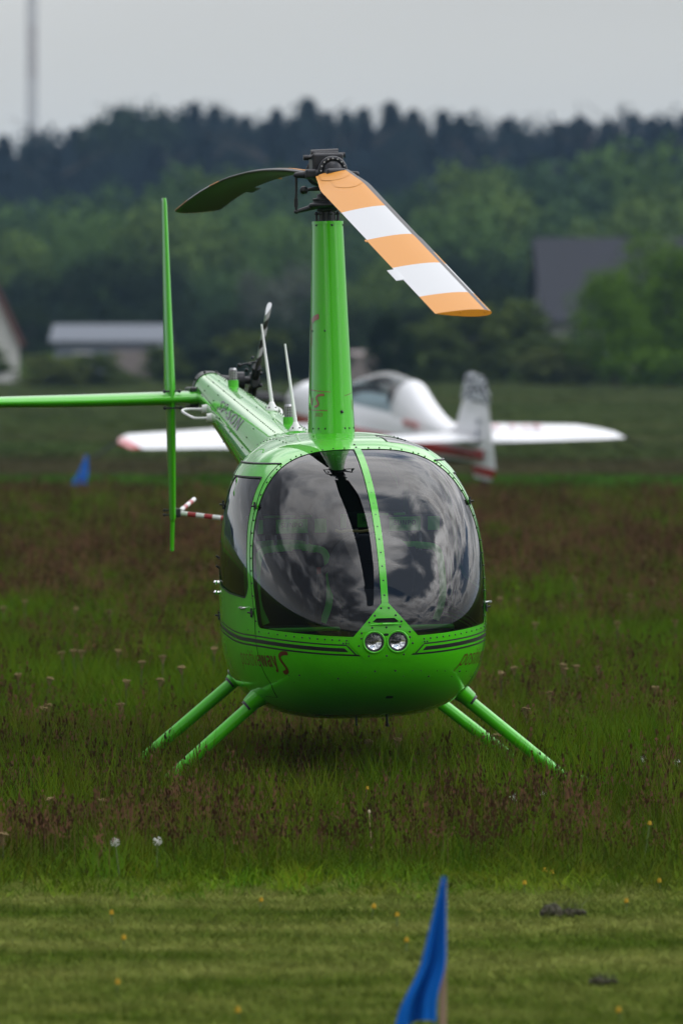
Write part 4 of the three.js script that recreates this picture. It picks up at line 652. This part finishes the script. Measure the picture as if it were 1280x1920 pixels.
function broadCrown(n, lobes, size, low = 0.2) {                      // unit tree: height 1, radius about 0.4
  const L = Array.from({ length: lobes }, (_, i) => { const y = lerp(low + 0.08, 0.86, (i + rnd()) / lobes), w = 0.34 * Math.sin(Math.PI * clamp((y - low + 0.12) / (1.15 - low), 0.06, 1)) ** 0.7, a = rr(0, 6.28), r = Math.sqrt(rnd()) * w; return { c: V(Math.cos(a) * r, y, Math.sin(a) * r), r: rr(0.1, 0.19) }; });
  return leafCloud(n, size, () => { const l = L[(rnd() * lobes) | 0], d = V(rr(-1, 1), rr(-0.8, 1), rr(-1, 1)).normalize(), p = l.c.clone().addScaledVector(d, l.r * rr(0.55, 1.12)); if (rnd() < 0.04) p.addScaledVector(d, l.r * 0.25); return { p, d }; });
}
function coniferCrown(n, spread, low) {
  return leafCloud(n, 0.03, () => { const t = rnd() ** 0.75, y = lerp(low, 0.99, t), tier = (y * 13) % 1, rad = spread * (1 - t) ** 0.8 * (0.62 + 0.5 * (1 - tier)) * (0.75 + 0.35 * Math.sin(Math.floor(y * 13) * 12.9)), a = rr(0, 6.28) , r = rad * rr(0.35, 1.05); return { p: V(Math.cos(a) * r, y - r * 0.18, Math.sin(a) * r), d: V(Math.cos(a), 0.35, Math.sin(a)), s: 0.7 + (1 - t) * 0.6 }; });
}
seed(21);
const trunkGeo = (h, r) => { const l = [cyl([0, 0, 0], [rr(-0.01, 0.01), h, 0], r, r * 0.45, 8)]; for (let i = 0; i < 6; i++) { const a = rr(0, 6.28), y = h * rr(0.45, 0.95), q = rr(0.1, 0.22); l.push(cyl([0, y, 0], [Math.cos(a) * q, y + rr(0.08, 0.2), Math.sin(a) * q], r * 0.4, r * 0.12, 5)); } return merge(l); };
const broad = [0, 1, 2, 3].map((i) => ({ crown: broadCrown(2600, 26 + i * 4, 0.03, 0.16), trunk: trunkGeo(0.75, 0.02) }));
const conif = [0, 1, 2].map((i) => ({ crown: coniferCrown(2300, [0.19, 0.24, 0.21][i], [0.08, 0.3, 0.16][i]), trunk: trunkGeo(0.97, 0.012) }));
const bushes = [0, 1, 2].map(() => ({ crown: broadCrown(2400, 22, 0.04, 0.0), trunk: trunkGeo(0.5, 0.03) }));
const near = { crown: broadCrown(9000, 60, 0.019, 0.06), trunk: trunkGeo(0.7, 0.025) };
const bark = std(lin(0.05, 0.04, 0.03), 0.95), G = {
  conifer: [lin(0.012, 0.022, 0.024), lin(0.015, 0.026, 0.025), lin(0.011, 0.019, 0.026)].map(leafMat), mid: [lin(0.085, 0.15, 0.04), lin(0.06, 0.11, 0.04), lin(0.105, 0.165, 0.042), lin(0.045, 0.085, 0.04)].map(leafMat),
  grey: [lin(0.1, 0.115, 0.085)].map(leafMat), dark: [lin(0.022, 0.038, 0.018), lin(0.02, 0.034, 0.013)].map(leafMat), hedge: [lin(0.075, 0.105, 0.024), lin(0.09, 0.115, 0.03), lin(0.065, 0.095, 0.024)].map(leafMat), bright: [lin(0.08, 0.155, 0.01)].map(leafMat), black: [lin(0.012, 0.024, 0.007)].map(leafMat) };
function tree(name, shape, mat, x, d, h, spread, label, category, group) {
  const t = thing(name, label, category, group); t.position.set(x, 0, 45 - d); t.rotation.y = rr(0, 6.28); t.scale.set(h * spread, h, h * spread);
  part('trunk', shape.trunk, bark, t); part('crown', shape.crown, mat, t);
}
seed(55);
// skyline conifers: x in the photograph's pixels only serves to look up the real place at that distance
const topAt = table([[-300, 225], [-60, 262], [0, 256], [60, 250], [95, 228], [150, 234], [205, 205], [250, 196], [310, 208], [380, 190], [440, 206], [520, 198], [580, 196], [640, 198], [740, 202], [800, 208], [870, 210], [950, 216], [1030, 234], [1085, 206], [1150, 216], [1230, 210], [1300, 216], [1600, 225]]);
for (const [d, step, drop] of [[900, 44, 0], [914, 30, 8], [885, 38, 30], [870, 46, 62]]) for (let x = -330; x < 1620; x += step * rr(0.75, 1.25)) { const y = topAt(x) + drop + rr(-4, 12) + 26 * noise.noise(x * 0.013, d, 4) + 2, round = noise.noise(x * 0.02, d * 0.1, 8) > 0.02; tree('conifer', round ? broad[(rnd() * 4) | 0] : conif[(rnd() * 3) | 0], G.conifer[(rnd() * 3) | 0], px(x, d), d + rr(-5, 5), 2.4 + (605 - y) * d / 16605, round ? rr(0.45, 0.7) : rr(1.2, 2), 'dark evergreen among those that make the jagged skyline of the forest', 'tree', 'conifers along the skyline'); }
for (const [x, y] of [[225, 196], [265, 192], [300, 205]]) tree('broadleaf_tree', broad[(rnd() * 4) | 0], G.dark[0], px(x, 880), 880, 2.4 + (605 - y) * 880 / 16605, 0.62, 'round-topped tree standing above the conifers on the left skyline', 'tree', 'round trees on the left skyline');
// lighter broadleaf wood in front of the conifers
const wood = [[600, 'mid', [[-260, 330], [-150, 345], [-40, 350], [60, 380], [150, 372], [250, 340], [330, 312], [400, 300], [470, 318], [545, 322], [640, 345], [730, 360], [810, 345], [880, 300], [960, 292], [1040, 300], [1120, 285], [1200, 262], [1290, 268], [1390, 280], [1500, 300]]], [545, 'mid', [[-200, 420], [-90, 430], [20, 425], [110, 440], [205, 395], [290, 372], [370, 390], [455, 380], [540, 396], [690, 430], [790, 420], [870, 372], [960, 355], [1060, 372], [1150, 360], [1250, 350], [1360, 370], [1470, 380]]], [480, 'low', [[-180, 500], [-80, 490], [40, 510], [130, 495], [230, 470], [310, 480], [400, 500], [490, 505], [570, 490], [640, 500], [740, 470], [840, 455], [930, 470], [1030, 480], [1130, 480], [1240, 480], [1350, 490]]], [420, 'base', [[-150, 560], [-50, 570], [55, 565], [140, 575], [240, 560], [330, 555], [420, 570], [510, 575], [590, 560], [660, 565], [760, 560], [850, 545], [940, 540], [1240, 560], [1340, 560]]]];
const marks = [[-1e9, 'beyond the left edge of the picture'], [0, 'above the white house at the left edge'], [60, 'above the long grey shed'], [285, 'behind the upright tail fin'], [335, 'under the dark left rotor blade'], [470, 'above the tail rotor and whip aerials'], [570, 'behind the green rotor mast'], [665, 'just right of the green rotor mast'], [760, 'behind the banded rotor blade'], [900, 'right of the banded rotor blade tip'], [1010, 'above the slate roof'], [1190, 'above the bright tree on the right'], [1285, 'beyond the right edge of the picture']];
const ordinal = ['first', 'second', 'third', 'fourth', 'fifth', 'sixth'], seen = {};
for (const [d, kind, list] of wood) for (const [x, y] of list) {
  const where = marks.filter((m) => x >= m[0]).pop()[1], nth = (seen[kind + where] = (seen[kind + where] ?? -1) + 1);
  const shape = broad[(rnd() * 4) | 0], mats = kind === 'base' ? G.dark : kind === 'low' ? (x > 440 && x < 640 ? G.grey : rnd() < 0.5 ? G.dark : G.mid) : G.mid;
  const h = 2.4 + (605 - y + rr(-8, 8)) * d / 16605;
  tree('broadleaf_tree', shape, mats[(rnd() * mats.length) | 0], px(x, d), d + rr(-8, 8), h, rr(0.75, 1.05) * (kind === 'base' ? 1.15 : 0.95), `${{ mid: 'soft green tree', low: 'mid-height tree', base: 'low dark tree' }[kind]} ${where}, ${ordinal[nth]} of its row`, 'tree', 'trees of the wood');
}
{
  const sides = (name, geo, mats, list, label) => { for (const mat of [0]) { const m = new THREE.InstancedMesh(geo, std(0xffffff, 0.95), list.length), o = new THREE.Matrix4(), q = new THREE.Quaternion(); m.name = numbered(name); list.forEach(([x, d, h, w], i) => { q.setFromAxisAngle(V(0, 1, 0), i * 2.4); o.compose(V(x, 0, 45 - d), q, V(h * w, h, h * w)); m.setMatrixAt(i, o); m.setColorAt(i, mats[i % mats.length].color); }); m.userData.kind = 'stuff'; scene.add(tag(m, label, 'wood')); } };
  const far = [], mid = [];
  for (const side of [0, 1]) for (const d of [872, 890, 908]) for (let k = 0; k < 130; k++) { const x = side ? px(1640, d) + k * 1.9 + rr(-1, 1) : px(-350, d) - k * 1.9 + rr(-1, 1); far.push([x, d + rr(-6, 6), rr(19, 23.5), rr(1.1, 1.8)]); }
  for (const side of [0, 1]) for (const [d, h] of [[600, 12.5], [545, 9.5], [480, 6.5], [420, 4.5]]) for (let k = 0; k < 46; k++) { const x = side ? px(1480, d) + k * 3.1 + rr(-1, 1) : px(-200, d) - k * 3.1 + rr(-1, 1); mid.push([x, d + rr(-8, 8), h * rr(0.8, 1.15), rr(0.75, 1.05)]); }
  sides('evergreen_wood', conif[1].crown, G.conifer, far, 'dark evergreen wood going on beyond both edges of the picture');
  sides('leafy_wood', broad[1].crown, G.mid, mid, 'green leafy wood going on beyond both edges of the picture');
}
// bushes along the far edge of the field
for (const [x, y, d, sp, mat, label] of [[-60, 640, 342, 1.5, 'hedge', 'bush beyond the white house at the left edge'], [95, 664, 320, 1.6, 'hedge', 'round bush in front of the long grey shed, the left one of two'], [168, 660, 322, 1.6, 'hedge', 'round bush in front of the long grey shed, the right one of two'], [232, 690, 336, 1.6, 'hedge', 'low bush below the pinkish annex of the grey shed'], [335, 645, 343, 1.3, 'hedge', 'bush right of the green upright tail fin'], [410, 640, 343, 1.3, 'dark', 'bush above the tail end of the helicopter'], [470, 615, 345, 1.1, 'hedge', 'bush behind the tail rotor blade'], [540, 608, 345, 1.1, 'dark', 'dark bush between the white whip aerials and the mast'], [610, 650, 346, 1.2, 'dark', 'bush hidden partly by the green mast'], [742, 578, 326, 0.5, 'black', 'dark rounded bush right of the pinkish wall'], [805, 600, 344, 0.9, 'hedge', 'bush next to the dark rounded one, above the white canopy'], [880, 560, 345, 0.85, 'hedge', 'tall bush under the tip of the orange and white blade'], [945, 560, 347, 0.85, 'hedge', 'tall bush left of the slate-roofed house'], [1005, 620, 342, 1.1, 'hedge', 'bush under the left corner of the slate roof'], [1040, 650, 332, 1.5, 'hedge', 'low bush under the pale house wall, left one'], [1085, 655, 334, 1.4, 'hedge', 'low bush under the pale house wall, right one'], [1130, 640, 340, 1.2, 'dark', 'low dark bush at the foot of the bright tree'], [1195, 650, 322, 1.3, 'bright', 'low bright bush at the foot of the two bright trees'], [1285, 655, 322, 1.3, 'bright', 'low bright bush at the right edge of the picture']])
  tree('bush', bushes[(rnd() * 3) | 0], G[mat][(rnd() * G[mat].length) | 0], px(x, d), d, 2.4 + (605 - y) * d / 16605, sp * 1.75, label, 'bush');
for (const [x, y, d, sp, label] of [[1150, 500, 326, 0.95, 'bright green leafy tree in front of the slate roof'], [1245, 436, 330, 0.95, 'tall bright green tree at the right edge of the picture'], [1340, 460, 328, 0.9, 'bright green tree cut off by the right edge']])
  tree('leafy_tree', near, G.bright[0], px(x, d), d, 2.4 + (605 - y) * d / 16605, sp, label, 'tree');

// ---------------------------------------------------------------- grass
function bladeTuft(n, h, w, spread, lean) {                            // n bent blades of one tuft
  const pos = [], nor = [], idx = [];
  for (let i = 0; i < n; i++) {
    const a = rr(0, 6.28), r = spread * Math.sqrt(rnd()), bx = Math.cos(a) * r, bz = Math.sin(a) * r, hh = h * rr(0.5, 1.1), b = rr(0, 6.28), l = lean * hh * rr(0.3, 1.3), lx = Math.cos(b) * l, lz = Math.sin(b) * l, f = rr(0, 3.14), wx = Math.cos(f) * w / 2, wz = Math.sin(f) * w / 2, k = pos.length / 3;
    for (const [t, q] of [[0, 1], [0.5, 0.85], [1, 0.05]]) for (const s of [-1, 1]) { pos.push(bx + lx * t * t + s * wx * q, hh * (t - 0.12 * lean * t * t), bz + lz * t * t + s * wz * q); nor.push(-wz * 0.6 / w, 0.8, wx * 0.6 / w); }
    for (const j of [0, 2]) idx.push(k + j, k + j + 1, k + j + 3, k + j, k + j + 3, k + j + 2);
  }
  const g = new THREE.BufferGeometry(); g.setAttribute('position', new THREE.Float32BufferAttribute(pos, 3)); g.setAttribute('normal', new THREE.Float32BufferAttribute(nor, 3)); g.setIndex(idx); return g;
}
function seedTuft(n, h, spread) {                                      // flowering stems with loose reddish heads
  const pos = [], nor = [], idx = [], quad = (x, y, z, w, hh, f) => { const k = pos.length / 3, c = Math.cos(f) * w, s = Math.sin(f) * w; pos.push(x, y - hh, z, x + c, y, z + s, x, y + hh, z, x - c, y, z - s); for (let i = 0; i < 4; i++) nor.push(-s / w * 0.5, 0.7, c / w * 0.5); idx.push(k, k + 1, k + 2, k, k + 2, k + 3); };
  for (let i = 0; i < n; i++) {
    const a = rr(0, 6.28), r = spread * Math.sqrt(rnd()), x = Math.cos(a) * r, z = Math.sin(a) * r, hh = h * rr(0.6, 1.12), lx = rr(-0.06, 0.06), lz = rr(-0.06, 0.06);
    quad(x + lx / 2, hh / 2, z + lz / 2, 0.0016, hh / 2, rr(0, 3));
    for (let j = 0; j < 11; j++) { const t = rr(0.68, 1), o = 0.02 * (1.05 - t) * 3; quad(x + lx * t + rr(-o, o), hh * t, z + lz * t + rr(-o, o), rr(0.0025, 0.0055), rr(0.006, 0.015), rr(0, 3)); }
  }
  const g = new THREE.BufferGeometry(); g.setAttribute('position', new THREE.Float32BufferAttribute(pos, 3)); g.setAttribute('normal', new THREE.Float32BufferAttribute(nor, 3)); g.setIndex(idx); return g;
}
function scatter(name, geo, mat, spots, label, category) {
  const m = new THREE.InstancedMesh(geo, mat, spots.length), q = new THREE.Quaternion(), up = V(0, 1, 0), o = new THREE.Matrix4(); m.name = numbered(name);
  spots.forEach(([x, z, s, sy, c], i) => { q.setFromAxisAngle(up, (i * 2.399) % 6.283); o.compose(V(x, 0, z), q, V(s, sy, s)); m.setMatrixAt(i, o); m.setColorAt(i, c); });
  m.castShadow = m.receiveShadow = true; m.userData.kind = 'stuff'; scene.add(tag(m, label, category));
}
const bladeMat = () => phys(0xffffff, 0.95, { transmission: 0.35, thickness: 0, specularIntensity: 0.03 });
const halfAt = (d) => d * 0.0387 + 1.6;
const patch = (x, z, s, k) => fbm(x / s, z / s, k, 4);
seed(99);
{
  const spots = [[], [], []], heads = [[], []];
  for (let d = 36.6; d < 119; ) {
    const dd = lerp(0.16, 0.5, sstep(40, 110, d)), W = halfAt(d), n = Math.round(2 * W * dd * lerp(95, 30, sstep(40, 100, d)));
    for (let i = 0; i < n; i++) {
      const x = rr(-W, W), z = 45 - d - rr(0, dd), edge = 8.3 + 0.7 * noise.noise(x * 0.6, 2, 5) + 0.5 * noise.noise(x * 2.3, 2, 5) + rr(-1.1, 0.9); if (z > edge) continue;
      const near = sstep(edge - 4.2, edge - 0.6, z), pa = patch(x * 0.55, z * 0.3, 1.3, 1), pb = patch(x, z * 0.5, 0.5, 6), brown = clamp(0.2 + pa * 1.6 + 0.25 * Math.sin(z * 0.14 + 1) - near * 0.3, 0, 0.85) * 0.55;
      const c = lin(lerp(lerp(0.058, 0.1, rnd()), 0.1, brown), lerp(lerp(0.115, 0.17, rnd()), 0.068, brown), lerp(0.003, 0.015, brown)).multiplyScalar((0.75 + 0.9 * clamp(0.4 + pb, 0, 0.9)) * lerp(0.74, 1.45, sstep(edge - 2.6, edge + 0.2, z)));
      const s = rr(0.8, 1.25) * lerp(1, 1.55, sstep(55, 110, d)), tall = (0.95 + 0.7 * clamp(pb + 0.3, 0, 1)) * lerp(1, 0.24, sstep(edge - 3.4, edge, z)) * (1 + 0.32 * sstep(-5, -1.5, z) * sstep(4.2, 2.2, z));
      spots[(rnd() * 3) | 0].push([x, z, s, rr(0.75, 1.2) * tall, c]);
    }
    const nh = Math.round(2 * W * dd * (d < 48 ? 15 : lerp(lerp(10, 8, sstep(48, 58, d)), 15, sstep(60, 76, d))));
    for (let i = 0; i < nh; i++) {
      const x = rr(-W, W), z = 45 - d - rr(0, dd), pa = patch(x * 0.55, z * 0.3, 1.3, 1), pc = patch(x, z * 0.6, 0.7, 12); if (z > 6.6 && rnd() < sstep(4.6, 7.6, z) * 0.98) continue; if (pa + pc * 0.8 + 0.22 * Math.sin(z * 0.14 + 1) + rr(-0.35, 0.35) < -0.08) continue;
      const k = rr(0.65, 1.35); heads[(rnd() * 2) | 0].push([x, z, lerp(1, 1.5, sstep(55, 110, d)), rr(0.75, 1.2), lin(0.085 * k, 0.045 * k, 0.024 * k)]);
    }
    d += dd;
  }
  spots.forEach((s, i) => scatter('meadow_grass', bladeTuft(15, [0.21, 0.25, 0.18][i], 0.0052, 0.075, [0.45, 0.6, 0.8][i]), bladeMat(), s, 'long green meadow grass around the helicopter', 'grass'));
  heads.forEach((s, i) => scatter('grass_seed_heads', seedTuft(7, [0.31, 0.26][i], 0.11), phys(0xffffff, 0.95, { transmission: 0.2, thickness: 0, specularIntensity: 0 }), s, 'reddish brown seed heads over the meadow grass', 'grass'));
}
{
  const spots = [[], []];
  for (let i = 0; i < 26000; i++) {
    const d = 27 + 11.5 * rnd(), W = halfAt(d), x = rr(-W, W), z = 45 - d; if (z < 7.0 + 0.4 * noise.noise(x * 0.6, 2, 5)) continue;
    const lane = Math.sin(z * 2.6 + 0.2 * x + 2.6 * noise.noise(x * 0.35, z * 0.5, 3)) * 0.3 + 1.7 * patch(x * 0.3, z * 1.3, 0.9, 4) + 0.5 * patch(x, z * 2, 0.3, 9), pale = clamp(0.5 + 0.55 * lane + rr(-0.3, 0.3), 0, 1);
    spots[i & 1].push([x, z, rr(0.8, 1.3), rr(0.6, 1.15) * lerp(1.15, 0.75, pale), lin(lerp(0.07, 0.31, pale), lerp(0.13, 0.34, pale), lerp(0.006, 0.085, pale))]);
  }
  spots.forEach((s, i) => scatter('mown_grass', bladeTuft(22, [0.045, 0.035][i], 0.0038, 0.07, 1.1), bladeMat(), s, 'short pale mown grass in the strip nearest to the viewer', 'grass'));
  const far = []; for (let i = 0; i < 5200; i++) { const d = rr(119, 160), W = halfAt(d), x = rr(-W, W), z = 45 - d, t = d < 137 ? 0 : 1, k = rr(0.75, 1.25); far.push([x, z, 2.6, rr(0.25, 0.6) * (t ? 0.5 : 1), t ? lin(0.1 * k, 0.095 * k, 0.04 * k) : lin(0.06 * k, 0.16 * k, 0.008 * k)]); }
  const field = []; for (let i = 0; i < 9000; i++) { const d = 152 + 195 * rnd() ** 0.8, W = halfAt(d) + 2, x = rr(-W, W), z = 45 - d, k = rr(0.7, 1.3), b = clamp(0.4 + 1.5 * patch(x * 0.06, z * 0.3, 3, 15) + rr(-0.2, 0.2), 0, 1); field.push([x, z, 4.5, rr(0.3, 0.7), lin(lerp(0.055, 0.1, b) * k, lerp(0.1, 0.105, b) * k, lerp(0.02, 0.04, b) * k)]); }
  scatter('field_grass', bladeTuft(26, 0.22, 0.01, 0.2, 0.9), bladeMat(), field, 'dull green grass of the airfield before the hedges', 'grass');
  scatter('short_grass', bladeTuft(24, 0.2, 0.008, 0.16, 0.9), bladeMat(), far, 'short bright grass beyond the meadow', 'grass');
}
// ---------------------------------------------------------------- single plants and clods
const spot = (x, y, h) => { const d = (2.4 - h) * 16605 / (y - 605); return [px(x, d), 45 - d]; };
{
  const head = (r) => { const l = [sph([0, 0, 0], r * 0.25, 1, 1, 1, 6, 5)]; for (let i = 0; i < 46; i++) { const u = rr(-1, 1), a = rr(0, 6.28), s = Math.sqrt(1 - u * u), e = [Math.cos(a) * s * r, u * r, Math.sin(a) * s * r]; l.push(cyl([0, 0, 0], e, r * 0.03, r * 0.03, 3), sph(e, r * 0.17, 1, 0.5, 1, 4, 3)); } return merge(l); };
  const wM = std(lin(0.62, 0.62, 0.58), 0.9), yM = std(lin(0.5, 0.31, 0.01), 0.9), stM = std(lin(0.09, 0.13, 0.03), 0.8);
  const clock = new THREE.Group(), stalk = cyl([0, -0.25, 0], [0, 0, 0], 0.0035, 0.0028, 6), ph = part('seed_head', head(0.019), wM, clock); part('stalk', stalk, stM, clock);
  const flower = new THREE.Group(); { const l = []; for (let k = 0; k < 3; k++) for (let i = 0; i < 14; i++) { const a = i / 14 * 6.28 + k * 0.2, r = 0.009 - k * 0.002, e = 0.006 + k * 0.006; l.push(cyl([0, 0.002 * k, 0], [Math.cos(a) * r, e, Math.sin(a) * r], 0.0018, 0.0028, 4)); } part('petals', merge(l), yM, flower); part('stalk', stalk, stM, flower); }
  const put = (src, x, y, h, name, label, cat, group) => { const o = src.clone(); o.name = numbered(name); const [wx, wz] = spot(x, y, h); o.position.set(wx, h, wz); o.rotation.set(rr(-0.22, 0.22), rr(0, 6), rr(-0.22, 0.22)); scene.add(tag(shadowed(o), label, cat, group)); };
  for (const [x, y, l] of [[216, 1580, 'white dandelion clock, the left one of the pair in the grass on the left'], [295, 1578, 'white dandelion clock, the right one of the pair in the grass on the left'], [963, 1496, 'small white seed head in the brown grass, left of its neighbour'], [1017, 1490, 'white seed head in the brown grass right of the helicopter'], [1204, 1424, 'small white seed head right of the front landing strut'], [1268, 1430, 'white dandelion clock at the right edge of the picture']]) put(clock, x, y, 0.17, 'dandelion_clock', l, 'dandelion');
  for (const [x, y] of [[209, 1716], [232, 1763], [489, 1692], [688, 1482], [983, 1660], [1021, 1636], [1034, 1640], [1217, 1548], [1236, 1656], [1174, 1694], [700, 1704], [744, 1720], [762, 1768], [446, 1900], [220, 1847], [1160, 1900]]) put(flower, x, y, y > 1600 ? 0.05 : 0.2, 'dandelion_flower', 'yellow dandelion flower dotted in the grass', 'dandelion', 'yellow dandelions in the grass');
  const umbel = new THREE.Group(); { const l = []; for (let i = 0; i < 26; i++) { const a = i * 2.4, r = 0.023 * Math.sqrt(i / 26); l.push(sph([Math.cos(a) * r, 0.006 - 9 * r * r + 0.004 * Math.sin(i * 5), Math.sin(a) * r], 0.006, 1, 0.6, 1, 6, 4)); if (i % 3 === 0) l.push(cyl([0, -0.05, 0], [Math.cos(a) * r, 0, Math.sin(a) * r], 0.002, 0.0016, 4)); } part('flower_head', merge(l), std(lin(0.17, 0.12, 0.045), 0.95), umbel); part('stalk', cyl([0, -0.42, 0], [0, -0.04, 0], 0.004, 0.003, 6), std(lin(0.07, 0.06, 0.03), 0.9), umbel); }
  for (const [x, y] of [[47, 1128], [34, 1266], [94, 1273], [115, 1225], [137, 1221], [153, 1222], [222, 1221], [305, 1232], [205, 1146], [142, 1142], [7, 1140], [226, 1322], [90, 1323], [81, 1329], [237, 1278], [402, 1217], [266, 1242], [300, 1275], [340, 1252], [1078, 1085], [1226, 1087], [1180, 1117], [1087, 1117], [937, 1123], [970, 1125], [1050, 1137], [1157, 1168], [1265, 1165], [1003, 1170], [940, 1263], [1057, 1255], [1080, 1250], [1120, 1252], [1055, 1247], [963, 1253], [1207, 1045], [1227, 1290], [1030, 1300], [985, 1330], [38, 1411], [18, 1445], [35, 1512], [192, 1502], [95, 1500], [5, 1566], [745, 1388], [690, 1392], [810, 1410], [560, 1430], [930, 1380]]) put(umbel, x, y, y > 1400 ? rr(0.17, 0.2) : rr(0.26, 0.32), 'dried_umbel', 'flat tan dried flower head standing above the meadow grass', 'wild flower', 'dried flat flower heads in the meadow');
  const dry = thing('dry_stalk', 'single pale dry stalk standing upright before the helicopter', 'stalk'); { const [x, z] = spot(697, 1600, 0.02); dry.position.set(x, 0, z); part('stem', cyl([0, 0, 0], [-0.012, 0.2, 0], 0.0035, 0.0022, 6), std(lin(0.4, 0.3, 0.16), 0.9), dry); part('tip', sph([-0.012, 0.205, 0], 0.006, 1, 1.6, 1, 6, 5), std(lin(0.5, 0.42, 0.28), 0.9), dry); }
  const soil = std(lin(0.035, 0.031, 0.016), 1);
  for (const [x, y, w, l] of [[1052, 1718, 0.1, 'dark clod of cut turf on the mown strip, the farther and wider one'], [1130, 1848, 0.055, 'small dark clod of turf near the bottom right corner']]) {
    const C = thing('turf_clod', l, 'clod'), [cx, cz] = spot(x, y, 0.02), lump = (ox, r, k) => { const g = new THREE.IcosahedronGeometry(r, 3), p = g.attributes.position; for (let i = 0; i < p.count; i++) { const v = V(p.getX(i), p.getY(i), p.getZ(i)), s = 1 + 0.5 * noise.noise(v.x * 30 + k, v.y * 30, v.z * 30) + 0.3 * noise.noise(v.x * 80 + k, v.y * 80, v.z * 80); p.setXYZ(i, v.x * s + ox, v.y * s * 0.62, v.z * s); } g.computeVertexNormals(); return g; };
    C.position.set(cx, 0.032, cz); part('lump', merge([lump(-w * 0.4, w * 0.48, 1), lump(w * 0.35, w * 0.3, 4), lump(w * 0.75, w * 0.22, 9)]), soil, C);
    part('torn_grass', bladeTuft(60, w * 0.8, 0.003, w * 0.8, 1), std(lin(0.06, 0.07, 0.025), 0.9), C).userData.kind = 'stuff';
  }
}
scene.traverse((o) => { if (o.isMesh) { o.castShadow = true; o.receiveShadow = true; } });
renderer.render(scene, camera);
